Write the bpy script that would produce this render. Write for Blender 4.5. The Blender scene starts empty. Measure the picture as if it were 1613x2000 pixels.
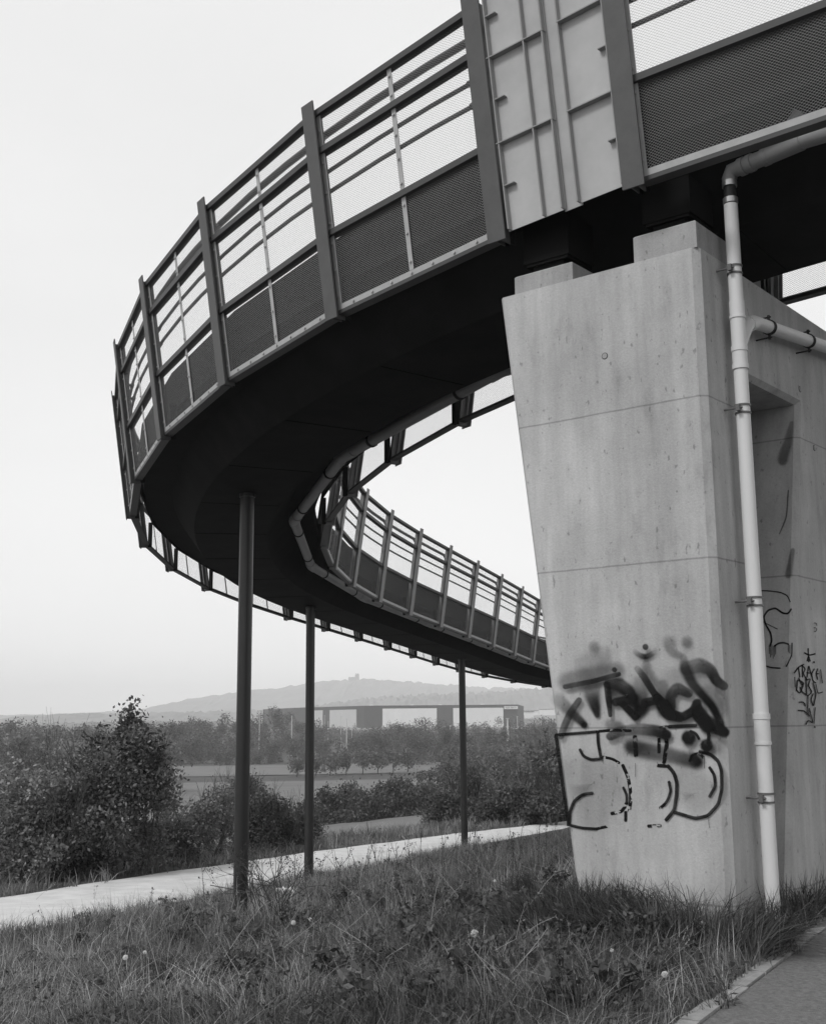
import bpy, math, random
import numpy as np
random.seed(7); RNG = np.random.default_rng(11)
scene = bpy.context.scene; COL = scene.collection
R = math.radians

# ------------------------------------------------------------------ camera
F_PX, PPX, PPY = 2261.0, 803.0, 1005.0          # focal length and principal point for a 1613 x 2000 frame
PITCH = math.atan(402.64 / F_PX); ROLL = 0.008
cP, sP, cR, sR = math.cos(PITCH), math.sin(PITCH), math.cos(ROLL), math.sin(ROLL)
cam = bpy.data.cameras.new('camera'); camo = bpy.data.objects.new('camera', cam); COL.objects.link(camo)
cam.sensor_fit = 'HORIZONTAL'; cam.sensor_width = 36.0; cam.lens = 36.0 * F_PX / 1613
cam.shift_x = 3.5 / 1613; cam.shift_y = 5.0 / 1613; cam.clip_start = .05; cam.clip_end = 20000
ex = np.array([1., 0, 0]); U = np.array([0, -sP, cP]); Fw = np.array([0, cP, sP])
rv = cR * ex - sR * U; uv_ = sR * ex + cR * U
from mathutils import Matrix, Vector
camo.matrix_world = Matrix(((rv[0], uv_[0], -Fw[0], 0), (rv[1], uv_[1], -Fw[1], 0), (rv[2], uv_[2], -Fw[2], 0), (0, 0, 0, 1)))
scene.camera = camo

# ------------------------------------------------------------------ sky and sun (black and white film: the sky is read as luminance)
SUN_EL, SUN_AZ = R(46), R(222)                  # azimuth counted counter-clockwise from +X
w = bpy.data.worlds.new('World'); scene.world = w; w.use_nodes = True
nt = w.node_tree; nt.nodes.clear()
out = nt.nodes.new('ShaderNodeOutputWorld'); bg = nt.nodes.new('ShaderNodeBackground'); bg.inputs[1].default_value = .1
sky = nt.nodes.new('ShaderNodeTexSky'); sky.sky_type = 'NISHITA'; sky.sun_disc = False
sky.sun_elevation = SUN_EL; sky.sun_rotation = R(90) - SUN_AZ; sky.dust_density = 6; sky.air_density = 2
bwn = nt.nodes.new('ShaderNodeRGBToBW'); mixn = nt.nodes.new('ShaderNodeMix'); mixn.data_type = 'FLOAT'
mixn.inputs[0].default_value = .97               # mostly an even cloud layer over the clear-sky gradient
tc = nt.nodes.new('ShaderNodeTexCoord'); nz = nt.nodes.new('ShaderNodeTexNoise'); nz.inputs['Scale'].default_value = 1.6; nz.inputs['Detail'].default_value = 4
mpn = nt.nodes.new('ShaderNodeMapping'); mpn.inputs['Scale'].default_value = (1, 1, 3)
mr = nt.nodes.new('ShaderNodeMapRange'); mr.inputs[1].default_value = .3; mr.inputs[2].default_value = .7; mr.inputs[3].default_value = 8.8; mr.inputs[4].default_value = 9.5
nt.links.new(tc.outputs['Generated'], mpn.inputs[0]); nt.links.new(mpn.outputs[0], nz.inputs['Vector']); nt.links.new(nz.outputs['Fac'], mr.inputs[0])
nt.links.new(sky.outputs[0], bwn.inputs[0]); nt.links.new(bwn.outputs[0], mixn.inputs[2]); sx = nt.nodes.new('ShaderNodeSeparateXYZ'); nt.links.new(tc.outputs['Generated'], sx.inputs[0])
hzn = nt.nodes.new('ShaderNodeMapRange'); hzn.interpolation_type = 'SMOOTHSTEP'; hzn.inputs[1].default_value = 0; hzn.inputs[2].default_value = .35; hzn.inputs[3].default_value = 1.16; hzn.inputs[4].default_value = 1
nt.links.new(sx.outputs[2], hzn.inputs[0]); mu = nt.nodes.new('ShaderNodeMath'); mu.operation = 'MULTIPLY'; nt.links.new(mr.outputs[0], mu.inputs[0]); nt.links.new(hzn.outputs[0], mu.inputs[1]); nt.links.new(mu.outputs[0], mixn.inputs[3])
nt.links.new(mixn.outputs[0], bg.inputs[0]); nt.links.new(bg.outputs[0], out.inputs[0])
sl = bpy.data.lights.new('sun', 'SUN'); sl.energy = 1.9; sl.angle = R(14); so = bpy.data.objects.new('sun', sl); COL.objects.link(so)
sd = Vector((math.cos(SUN_AZ) * math.cos(SUN_EL), math.sin(SUN_AZ) * math.cos(SUN_EL), math.sin(SUN_EL)))
so.rotation_euler = sd.to_track_quat('Z', 'Y').to_euler(); so.location = (0, 0, 60)
scene.view_settings.view_transform = 'Standard'; scene.view_settings.look = 'None'
scene.view_settings.exposure = 0; scene.view_settings.gamma = 1
scene.render.engine = 'CYCLES'; cy = scene.cycles
cy.transparent_max_bounces = 24; cy.max_bounces = 5; cy.diffuse_bounces = 3; cy.glossy_bounces = 2; cy.volume_bounces = 2

# ------------------------------------------------------------------ materials
def mat(name, v, rough=.8, var=0., vscale=3., spec=.3, attr=None, bump=0., bscale=40., metal=0., translucent=0., stretch=(1, 1, 1), fine=0.):
    m = bpy.data.materials.new(name); m.use_nodes = True; n = m.node_tree; L = n.links.new
    b = n.nodes['Principled BSDF']; b.inputs['Roughness'].default_value = rough
    b.inputs['Specular IOR Level'].default_value = spec; b.inputs['Metallic'].default_value = metal
    b.inputs['Base Color'].default_value = (v, v, v, 1)
    src = None
    if var or fine or bump:
        t = n.nodes.new('ShaderNodeTexCoord'); mp = n.nodes.new('ShaderNodeMapping'); mp.inputs['Scale'].default_value = stretch
        L(t.outputs['Object'], mp.inputs[0])
    if var:
        a = n.nodes.new('ShaderNodeTexNoise'); a.inputs['Scale'].default_value = vscale; a.inputs['Detail'].default_value = 6; a.inputs['Roughness'].default_value = .65
        L(mp.outputs[0], a.inputs['Vector'])
        q = n.nodes.new('ShaderNodeMapRange'); q.inputs[1].default_value = .25; q.inputs[2].default_value = .75
        q.inputs[3].default_value = v * (1 - var); q.inputs[4].default_value = v * (1 + var); L(a.outputs['Fac'], q.inputs[0]); src = q.outputs[0]
    if attr:
        at = n.nodes.new('ShaderNodeAttribute'); at.attribute_name = 'tone'
        mm = n.nodes.new('ShaderNodeMath'); mm.operation = 'MULTIPLY'; L(at.outputs['Fac'], mm.inputs[0])
        if src: L(src, mm.inputs[1])
        else: mm.inputs[1].default_value = v
        src = mm.outputs[0]
    if src:
        cb = n.nodes.new('ShaderNodeCombineColor'); L(src, cb.inputs[0]); L(src, cb.inputs[1]); L(src, cb.inputs[2]); L(cb.outputs[0], b.inputs['Base Color'])
    if bump:
        bn = n.nodes.new('ShaderNodeTexNoise'); bn.inputs['Scale'].default_value = bscale; bn.inputs['Detail'].default_value = 4; L(mp.outputs[0], bn.inputs['Vector'])
        bp = n.nodes.new('ShaderNodeBump'); bp.inputs['Strength'].default_value = bump; bp.inputs['Distance'].default_value = .02
        L(bn.outputs['Fac'], bp.inputs['Height']); L(bp.outputs[0], b.inputs['Normal'])
    if translucent:
        tr = n.nodes.new('ShaderNodeBsdfTranslucent'); ms = n.nodes.new('ShaderNodeMixShader'); ms.inputs[0].default_value = translucent
        o = n.nodes['Material Output']
        if src: L(cb.outputs[0], tr.inputs[0])
        else: tr.inputs[0].default_value = (v, v, v, 1)
        L(b.outputs[0], ms.inputs[1]); L(tr.outputs[0], ms.inputs[2]); L(ms.outputs[0], o.inputs[0])
    return m

def math_node(n, op, a, b=None, c=None, clamp=False):
    x = n.nodes.new('ShaderNodeMath'); x.operation = op; x.use_clamp = clamp
    for i, s in enumerate((a, b, c)):
        if s is None: continue
        if isinstance(s, (int, float)): x.inputs[i].default_value = s
        else: n.links.new(s, x.inputs[i])
    return x.outputs[0]

def mesh_mat():                                  # expanded metal: diamond strands, see-through between them
    m = mat('expanded_metal', .30, .5, metal=.0, spec=.5); n = m.node_tree; L = n.links.new
    u = n.nodes.new('ShaderNodeUVMap'); s = n.nodes.new('ShaderNodeSeparateXYZ'); L(u.outputs[0], s.inputs[0])
    a = math_node(n, 'MULTIPLY', s.outputs[0], 1 / .028); c = math_node(n, 'MULTIPLY', s.outputs[1], 1 / .023)
    p = math_node(n, 'ABSOLUTE', math_node(n, 'SUBTRACT', math_node(n, 'FRACT', math_node(n, 'ADD', a, c)), .5))
    q = math_node(n, 'ABSOLUTE', math_node(n, 'SUBTRACT', math_node(n, 'FRACT', math_node(n, 'SUBTRACT', a, c)), .5))
    mn = math_node(n, 'MINIMUM', p, q); al = math_node(n, 'LESS_THAN', mn, .055)
    tr = n.nodes.new('ShaderNodeBsdfTransparent'); ms = n.nodes.new('ShaderNodeMixShader')
    L(al, ms.inputs[0]); L(tr.outputs[0], ms.inputs[1]); L(n.nodes['Principled BSDF'].outputs[0], ms.inputs[2]); L(ms.outputs[0], n.nodes['Material Output'].inputs[0])
    return m

def paint_mat(name, soft, v=.02, flake=0.):      # sprayed paint: opacity from the stroke's own cross section and pressure
    m = mat(name, v, .8, spec=.08); n = m.node_tree; L = n.links.new
    u = n.nodes.new('ShaderNodeUVMap'); s = n.nodes.new('ShaderNodeSeparateXYZ'); L(u.outputs[0], s.inputs[0])
    av = math_node(n, 'ABSOLUTE', s.outputs[1])
    q = n.nodes.new('ShaderNodeMapRange'); q.interpolation_type = 'SMOOTHSTEP'
    q.inputs[1].default_value = soft; q.inputs[2].default_value = 1.; q.inputs[3].default_value = 1; q.inputs[4].default_value = 0; L(av, q.inputs[0])
    at = n.nodes.new('ShaderNodeAttribute'); at.attribute_name = 'tone'
    al = math_node(n, 'MULTIPLY', q.outputs[0], at.outputs['Fac'])
    t = n.nodes.new('ShaderNodeTexCoord'); a = n.nodes.new('ShaderNodeTexNoise'); a.inputs['Scale'].default_value = 30 if flake else 9; a.inputs['Detail'].default_value = 5
    L(t.outputs['Object'], a.inputs['Vector'])
    k = n.nodes.new('ShaderNodeMapRange'); L(a.outputs['Fac'], k.inputs[0])
    if flake: k.inputs[1].default_value = .43; k.inputs[2].default_value = .47; k.inputs[3].default_value = 0; k.inputs[4].default_value = 1
    else: k.inputs[1].default_value = .3; k.inputs[2].default_value = .6; k.inputs[3].default_value = .82; k.inputs[4].default_value = 1
    al = math_node(n, 'MULTIPLY', al, k.outputs[0])
    tr = n.nodes.new('ShaderNodeBsdfTransparent'); ms = n.nodes.new('ShaderNodeMixShader')
    L(al, ms.inputs[0]); L(tr.outputs[0], ms.inputs[1]); L(n.nodes['Principled BSDF'].outputs[0], ms.inputs[2]); L(ms.outputs[0], n.nodes['Material Output'].inputs[0])
    return m

def concrete_mat(name='board_cast_concrete', base=.43, lines=True):
    m = bpy.data.materials.new(name); m.use_nodes = True; n = m.node_tree; L = n.links.new; b = n.nodes['Principled BSDF']
    b.inputs['Roughness'].default_value = .85; b.inputs['Specular IOR Level'].default_value = .25
    t = n.nodes.new('ShaderNodeTexCoord')
    def noise(sc, vec_scale, lo, hi, o0, o1, det=6, rough=.6):
        mp = n.nodes.new('ShaderNodeMapping'); mp.inputs['Scale'].default_value = vec_scale; L(t.outputs['Object'], mp.inputs[0])
        a = n.nodes.new('ShaderNodeTexNoise'); a.inputs['Scale'].default_value = sc; a.inputs['Detail'].default_value = det; a.inputs['Roughness'].default_value = rough
        L(mp.outputs[0], a.inputs['Vector'])
        q = n.nodes.new('ShaderNodeMapRange'); q.inputs[1].default_value = lo; q.inputs[2].default_value = hi; q.inputs[3].default_value = o0; q.inputs[4].default_value = o1
        L(a.outputs['Fac'], q.inputs[0]); return q.outputs[0], a.outputs['Fac']
    c1, _ = noise(1.3, (1, 1, .8), .3, .7, .80, 1.14)
    c2, _ = noise(7, (1, 1, .10), .3, .75, .80, 1.12)             # vertical runs
    c3, f3 = noise(60, (1, 1, 1), .3, .7, .93, 1.07, 4)
    c4, _ = noise(26, (1, 1, .6), .66, .74, 1., .62, 2, .5)         # blow holes and dark specks
    c5, _ = noise(5, (1, 1, .35), .58, .78, 1., .72)               # weather stains
    v = math_node(n, 'MULTIPLY', math_node(n, 'MULTIPLY', c1, c2), math_node(n, 'MULTIPLY', c3, math_node(n, 'MULTIPLY', c4, c5)))
    v = math_node(n, 'MULTIPLY', v, base)
    if lines:                                                     # joints between the shutter boards
        s = n.nodes.new('ShaderNodeSeparateXYZ'); L(t.outputs['Object'], s.inputs[0])
        wob, _ = noise(3, (1, 1, 1), 0, 1, -.006, .006, 2)
        z = math_node(n, 'ADD', s.outputs[2], wob)
        fr = math_node(n, 'FRACT', math_node(n, 'MULTIPLY', math_node(n, 'SUBTRACT', z, -.065 - 12.05 - BASE_Z), 1 / 1.205))
        dd = math_node(n, 'MINIMUM', fr, math_node(n, 'SUBTRACT', 1., fr))
        q = n.nodes.new('ShaderNodeMapRange'); q.inputs[1].default_value = .003; q.inputs[2].default_value = .0075; q.inputs[3].default_value = .66; q.inputs[4].default_value = 1; L(dd, q.inputs[0])
        v = math_node(n, 'MULTIPLY', v, q.outputs[0])
    cb = n.nodes.new('ShaderNodeCombineColor'); L(v, cb.inputs[0]); L(v, cb.inputs[1]); L(v, cb.inputs[2]); L(cb.outputs[0], b.inputs['Base Color'])
    bp = n.nodes.new('ShaderNodeBump'); bp.inputs['Strength'].default_value = .25; bp.inputs['Distance'].default_value = .01; L(f3, bp.inputs['Height']); L(bp.outputs[0], b.inputs['Normal'])
    return m

BASE_Z = -1.8
M = dict(
    girder=mat('painted_girder_steel', .018, .8, var=.3, vscale=2, spec=.08),
    plate=mat('grey_painted_post_steel', .095, .55, var=.12, vscale=6, bump=.05),
    plate_in=mat('flare_lightened_post_steel', .24, .55, var=.12, vscale=6, bump=.05),  # inner posts: brighter lighting and flare put into a lighter steel colour
    rail=mat('dark_rail_steel', .075, .5, var=.1),
    galv=mat('galvanised_flat_steel', .40, .5, var=.12, vscale=8),
    cover=mat('galvanised_cover_plate', .44, .5, var=.14, vscale=2.2, bump=.03),
    stiff=mat('galvanised_stiffener', .30, .5, var=.1),
    handrail=mat('handrail_tube', .06, .4), mesh=mesh_mat(),
    column=mat('painted_column_steel', .022, .34, var=.12, vscale=3, spec=.4),
    pipe=mat('grey_drain_pipe', .27, .45, var=.08, vscale=4), down=mat('pale_drain_pipe', .62, .4, var=.05, vscale=5, stretch=(1, 1, .2)),
    rubber=mat('black_rubber', .02, .6), clamp=mat('bright_clamp_steel', .5, .3, metal=.8), iron=mat('clamp_iron', .12, .45),
    concrete=concrete_mat(), plinth=concrete_mat('plinth_concrete', .33, False),
    bearing=mat('bearing_block_steel', .010, .8, spec=.05),
    road=mat('pale_asphalt', .56, .9, var=.2, vscale=1.7, bump=.15, bscale=90, stretch=(1, 1, 1)),
    path=mat('path_asphalt', .17, .95, var=.45, vscale=38, bump=.8, bscale=150),
    kerb=mat('edging_concrete', .27, .85, var=.3, vscale=12, bump=.3),
    ground=mat('turf_soil', .055, .95, var=.5, vscale=1.1, bump=.6, bscale=12),
    grass=mat('grass_blades', .13, .6, attr=1, var=.35, vscale=.9, translucent=.35),
    straw=mat('dry_grass', .42, .7, attr=1, translucent=.25),
    leaf=mat('leaves', .12, .55, attr=1, translucent=.3), farleaf=mat('far_leaves', .11, .7, attr=1, translucent=.25),
    bark=mat('bark', .06, .9, var=.3, vscale=10), twig=mat('dry_stalk', .07, .8), pale_twig=mat('pale_stalk', .32, .8),
    field=mat('cultivated_field', .13, .95, var=.25, vscale=.05, stretch=(1, 4, 1)), field2=mat('ploughed_field', .13, .95, var=.2, vscale=.08),
    seed=mat('dandelion_fluff', .9, .9, translucent=.4), stem=mat('green_stem', .14, .7),
    hill=mat('wooded_hill', .15, .95, var=.4, vscale=.012),
    wall=mat('dark_metal_cladding', .06, .7, var=.05), white=mat('white_cladding', .72, .6, var=.06, vscale=.2), grey=mat('shade_toned_cladding', .48, .6, var=.05, vscale=.2), glass=mat('window_glass', .08, .2),  # M['grey']: pale panels with the angled wall's shade in their colour
    sign=mat('white_sign', .8, .6), letter=mat('dark_lettering', .05, .6), concrete_pole=mat('pale_mast', .5, .7), lightpaint=mat('car_paint', .7, .3),
    darkpaint=mat('dark_car_paint', .06, .3), tyre=mat('tyre', .02, .8), paper=mat('white_paper', .8, .8),
    spray_hard=paint_mat('spray_paint_line', .72, .010), spray_mid=paint_mat('spray_paint_letters', .6, .009), spray_soft=paint_mat('spray_paint_soft', .35, .010), spray_flake=paint_mat('flaking_paint_line', .75, .010, 1),
)

# ------------------------------------------------------------------ object helpers
ORG = {}
def tag(o, label=None, cat=None, group=None, kind=None):
    if label: o['label'] = label
    if cat: o['category'] = cat
    if group: o['group'] = group
    if kind: o['kind'] = kind
    return o
def thing(name, loc, label, cat, group=None):
    o = bpy.data.objects.new(name, None); o.empty_display_size = .3; COL.objects.link(o); o.location = loc; ORG[o.name] = np.array(loc, float)
    return tag(o, label, cat, group)
def obj(name, verts, faces, m, parent=None, smooth=False, uv=None, tone=None, loc=None):
    V = np.asarray(verts, float)
    org = ORG[parent.name] if parent else (np.array(loc, float) if loc is not None else np.zeros(3))
    me = bpy.data.meshes.new(name)
    if isinstance(faces, np.ndarray):
        k = faces.shape[1]; me.vertices.add(len(V)); me.vertices.foreach_set('co', (V - org).ravel().astype(np.float32))
        me.loops.add(faces.size); me.loops.foreach_set('vertex_index', faces.ravel().astype(np.int32))
        me.polygons.add(len(faces)); me.polygons.foreach_set('loop_start', (np.arange(len(faces)) * k).astype(np.int32)); me.update(calc_edges=True)
    else: me.from_pydata((V - org).tolist(), [], faces); me.update()
    if uv is not None:
        l = me.uv_layers.new(name='UVMap'); UV = np.asarray(uv, float)
        vi = np.zeros(len(me.loops), np.int32); me.loops.foreach_get('vertex_index', vi); l.data.foreach_set('uv', UV[vi].ravel())
    if tone is not None:
        a = me.attributes.new('tone', 'FLOAT', 'POINT'); a.data.foreach_set('value', np.asarray(tone, np.float32))
    if smooth: me.polygons.foreach_set('use_smooth', np.ones(len(me.polygons), bool))
    me.materials.append(m); o = bpy.data.objects.new(name, me); COL.objects.link(o)
    if parent: o.parent = parent; ORG[o.name] = org
    else: o.location = org; ORG[o.name] = org
    return o
class MB:
    def __init__(s): s.v = []; s.f = []; s.uv = []; s.t = []
    def add(s, v, f, uv=None, t=None):
        n = len(s.v); s.v += [tuple(map(float, p)) for p in v]; s.f += [tuple(n + i for i in q) for q in f]
        s.uv += list(uv) if uv is not None else [(0, 0)] * len(v); s.t += list(t) if t is not None else [1.] * len(v)
    def hexa(s, c): s.add(c, [(0, 3, 2, 1), (4, 5, 6, 7), (0, 1, 5, 4), (1, 2, 6, 5), (2, 3, 7, 6), (3, 0, 4, 7)])
    def box(s, c, d, ax=None):
        c = np.array(c, float); A = np.eye(3) if ax is None else np.array(ax, float)
        P = []
        for z in (-1, 1):
            for x, y in ((-1, -1), (1, -1), (1, 1), (-1, 1)): P.append(c + A[0] * x * d[0] / 2 + A[1] * y * d[1] / 2 + A[2] * z * d[2] / 2)
        s.hexa(P)
    def tube(s, pts, r, n=8, cap=True):
        pts = [np.array(p, float) for p in pts]; r = r if hasattr(r, '__len__') else [r] * len(pts); base = len(s.v); V = []; f = []
        ref = None
        for i, p in enumerate(pts):
            d = pts[min(i + 1, len(pts) - 1)] - pts[max(i - 1, 0)]; d /= np.linalg.norm(d) + 1e-9
            if ref is None: ref = np.cross(d, (0, 0, 1) if abs(d[2]) < .9 else (1, 0, 0))
            ref = ref - d * (ref @ d); ref /= np.linalg.norm(ref) + 1e-9; b = np.cross(d, ref)
            for k in range(n): a = 2 * math.pi * k / n; V.append(p + (ref * math.cos(a) + b * math.sin(a)) * r[i])
        for i in range(len(pts) - 1):
            for k in range(n): k2 = (k + 1) % n; f.append((i * n + k, i * n + k2, i * n + n + k2, i * n + n + k))
        if cap: f.append(tuple(range(n))[::-1]); f.append(tuple((len(pts) - 1) * n + k for k in range(n)))
        s.add(V, f)
    def prism(s, poly0, poly1):
        n = len(poly0); s.add(list(poly0) + list(poly1), [tuple(range(n))[::-1], tuple(range(n, 2 * n))] + [(k, (k + 1) % n, n + (k + 1) % n, n + k) for k in range(n)])
    def build(s, name, m, parent=None, smooth=False, loc=None): return obj(name, s.v, s.f, m, parent, smooth, s.uv, s.t, loc)
def smooth_by_angle(o, deg=40):
    me = o.data; me.polygons.foreach_set('use_smooth', np.ones(len(me.polygons), bool))
    try: me.set_sharp_from_angle(angle=R(deg))
    except Exception: pass

# surveying helper: sight line of a bearing/elevation from the surveyor's station (only used to take measurements of where things stand)
def ray(px, py):
    X0, Y0 = px - PPX, py - PPY; X = X0 * cR - Y0 * sR; Y = X0 * sR + Y0 * cR; x, u = X / F_PX, -Y / F_PX
    return np.array([x, cP - u * sP, sP + u * cP])

# ------------------------------------------------------------------ terrain
UA = np.array([.4472, .8944]); UN = np.array([.8944, -.4472]); P0 = np.array([-7.2, 20.8])
def sight(px, py, z): r = ray(px, py); return tuple(r * z / r[2])
NE = np.array([sight(15, 1825, -3.5), sight(293, 1773, -3.6), sight(600, 1724, -3.85), sight(910, 1664, -4.2), sight(1108, 1618, -4.4)])
FE = np.array([sight(15, 1744, -3.55), sight(446, 1689, -3.75), sight(620, 1664, -3.95), sight(794, 1640, -4.15), sight(895, 1628, -4.25), sight(1098, 1605, -4.45)])
def ab(x, y): dx, dy = np.asarray(x) - P0[0], np.asarray(y) - P0[1]; return dx * UA[0] + dy * UA[1], dx * UN[0] + dy * UN[1]
na, nb = ab(NE[:, 0], NE[:, 1]); fa, fb = ab(FE[:, 0], FE[:, 1])
fit_n = np.polyfit(na, nb, 2); fit_f = np.polyfit(fa, fb, 2); fit_z = np.polyfit(np.r_[na, fa], np.r_[NE[:, 2], FE[:, 2]], 1)
def road_b(a): ac = np.clip(a, -6, 36); return np.polyval(fit_n, ac), np.polyval(fit_f, ac)
def road_z(a): return np.polyval(fit_z, np.clip(a, -25, 45)) 
PE0 = np.array(sight(1350, 1970, -1.5)[:2]); PED = np.array(sight(1595, 1797, -1.5)[:2]) - PE0; PED /= np.linalg.norm(PED)          # edge of the near path
def path_d(x, y): return -.06 + (np.asarray(x) - PE0[0]) * PED[1] - (np.asarray(y) - PE0[1]) * PED[0]   # >0 on the path
def T(x, y):
    x = np.asarray(x, float); y = np.asarray(y, float); a, b = ab(x, y); bn, bf = road_b(a); zr = road_z(a)
    e = b - bn; pe = -path_d(x, y); f = np.clip(e / np.maximum(e + np.maximum(pe, 0), .01), 0, 1)
    prof = np.interp(f, [0, .35, .7, .88, 1], [0, .33, .75, .95, 1])
    up = zr + (-1.5 - zr) * prof
    g = np.maximum(bf - b, 0)
    dn = np.interp(g, [0, 3, 6, 15, 40, 90, 200, 330, 500, 640, 900, 1500, 9000], [0, -.05, -.4, -2.2, -5, -7, -8, -8, -4.7, .2, .8, 1.5, 1.5])
    z = np.where(b > bn, up, zr + dn)
    bump = .03 * np.sin(x * 1.7 + np.sin(y * 1.3)) + .03 * np.sin(y * 2.1 + 1.3 * np.sin(x * 1.1))
    onroad = (b <= bn + .2) & (b >= bf - .2)
    z = z + .13 * np.exp(-((x - 2.4) ** 2 + (y - 8.9) ** 2) / 2.2) * (pe > .3) * np.clip((pe - .0) / .6, 0, 1)
    return z + np.where(onroad | (pe < .25), 0, bump)
def Ts(x, y): return float(T(x, y))
def grow(lo, hi, step, far, g=1.16):
    a = list(np.arange(lo, hi + 1e-6, step)); s = step
    while a[-1] < far: s *= g; a.append(a[-1] + s)
    s = step; b = []
    v = lo
    while v > -far: s *= g; v -= s; b.append(v)
    return np.array(b[::-1] + a)
xs = grow(-16, 16, .35, 5200); ys = grow(2, 56, .35, 6500); ys = ys[ys > -400]
GX, GY = np.meshgrid(xs, ys); GZ = T(GX, GY)
V = np.stack([GX, GY, GZ], -1).reshape(-1, 3); nx, ny = len(xs), len(ys)
ii = (np.arange(ny - 1)[:, None] * nx + np.arange(nx - 1)[None]).ravel()
tag(obj('ground', V, np.stack([ii, ii + 1, ii + nx + 1, ii + nx], 1), M['ground'], smooth=True), 'grassy bank falling to the road and valley beyond', kind='structure')
# road sheet
aa = np.arange(-60, 110, .8); bn, bf = road_b(aa); zr = road_z(aa)
mb = MB(); V = []; Fc = []; cs = 7
for i, a in enumerate(aa):
    for k in range(cs):
        wv = .06 * math.sin(a * 1.9 + k) * (k in (0, cs - 1)) + .05 * math.sin(a * .7 + 2 * k) * (k in (0, cs - 1)); t = k / (cs - 1); b = bn[i] + (bf[i] - bn[i]) * t + wv; p = P0 + UA * a + UN * b
        V.append((p[0], p[1], zr[i] + .02 + .03 * math.sin(math.pi * t)))
for i in range(len(aa) - 1):
    for k in range(cs - 1): q = i * cs + k; Fc.append((q, q + 1, q + cs + 1, q + cs))
tag(obj('road', V, [f[::-1] for f in Fc], M['road'], smooth=True), 'pale narrow asphalt road below the bank', kind='structure')
# near path and its edging stones
pe = lambda s, d, z: (*(PE0 + PED * s + np.array([PED[1], -PED[0]]) * (d + .06)), z)
V = []; Fc = []
for i, s in enumerate(np.arange(-12, 40, 1.)):
    for d in (.10, .6, 3.0): V.append(pe(s, d + .012 * math.sin(s * 3), -1.485))
for i in range(51):
    for k in range(2): q = i * 3 + k; Fc.append((q, q + 1, q + 4, q + 3))
tag(obj('path', V, Fc, M['path']), 'grey asphalt path at the foot of the pier', kind='structure')
mb = MB(); s = -3.
while s < 12:
    l = random.uniform(.42, .5); j = random.uniform(-.012, .012)
    c = pe(s + l / 2, .045 + j, -1.53); mb.box(c, (l - .02, .10, .11 + random.uniform(-.01, .01)), [(*PED, 0), (PED[1], -PED[0], 0), (0, 0, 1)]); s += l
tag(mb.build('path_edging', M['kerb']), kind='structure')

# ------------------------------------------------------------------ footbridge alignment
Q = [1.95146, 10.2877, 2.40256, 2.0234, 3.33866]
KN = np.array([-6, -2, 2, 5, 8, 11, 14, 17, 20, 25]) * 2.0; KS = np.array([-.03, -.06281, -.06069, -.06662, -.06935, -.00062, .00924, -.05003, -.045, -.03])
ZK = np.array([-6, -1, 3, 8, 14, 20, 25]) * 2.0; ZS = np.array([-.03803, -.05273, -.06744, -.07535, -.07266, -.0675, -.06233])
S_ = np.linspace(-16, 62, 1400); dS = S_[1] - S_[0]; i0 = int(np.searchsorted(S_, 0))
TH = np.cumsum(np.interp(S_, KN, KS)) * dS; TH = TH - TH[i0] + Q[2]
XX = np.cumsum(np.cos(TH)) * dS; YY = np.cumsum(np.sin(TH)) * dS; XX = XX - XX[i0] + Q[0]; YY = YY - YY[i0] + Q[1]
ZZ = np.cumsum(np.interp(S_, ZK, ZS)) * dS; ZZ = ZZ - ZZ[i0] + 4.0
BAY = Q[3]; HW = Q[4] / 2 - .045
def at(k, off, dz=0.):
    s = k * BAY; t = np.interp(s, S_, TH); return np.array([np.interp(s, S_, XX) + off * math.sin(t), np.interp(s, S_, YY) - off * math.cos(t), np.interp(s, S_, ZZ) + dz])
def frame(k, side):                                # tangent, outward, up; side -1 = outer parapet, +1 = inner parapet
    t = np.interp(k * BAY, S_, TH); return np.array([math.cos(t), math.sin(t), 0]), side * np.array([math.sin(t), -math.cos(t), 0]), np.array([0, 0, 1.])
LEAN = .146; PH = 2.06
def pp(k, side, outw, h):
    t, o, u = frame(k, side); return at(k, side * HW) + o * (outw + LEAN * h) + u * h
bridge_o = at(0, 0)
bridge = thing('footbridge', tuple(at(4, 0) + (0, 0, -.13)), 'curving steel footbridge with mesh parapets descending round to the right', 'footbridge')
# girder: box with inclined webs, thin cantilever wings and upright edge strips
prof = [(-.62, -.13), (.62, -.13), (.98, .36), (1.44, .38), (1.46, .67), (1.44, .68), (-1.44, .68), (-1.46, .67), (-1.44, .38), (-.98, .36)]
ks = np.arange(-7, 28.01, .25); V = []; Fc = []; n = len(prof)
for k in ks:
    for o_, z_ in prof: V.append(at(k, o_, z_))
for i in range(len(ks) - 1):
    for j in range(n): j2 = (j + 1) % n; Fc.append((i * n + j, i * n + j2, (i + 1) * n + j2, (i + 1) * n + j))
Fc += [tuple(range(n))[::-1], tuple((len(ks) - 1) * n + j for j in range(n))]
gd = obj('girder', V, Fc, M['girder'], bridge); smooth_by_angle(gd, 25)
for k in np.arange(-6, 27, 1.):                    # weld seams across the soffit
    mb = MB()
    a, b = at(k + .3, -.6, -.134), at(k + .3, .6, -.134); t, o, u = frame(k + .3, 1)
    mb.box((a + b) / 2, (.006, 1.2, .006), [t, o, u])
    mb.build('soffit_seam', M['bearing'], bridge)

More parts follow.
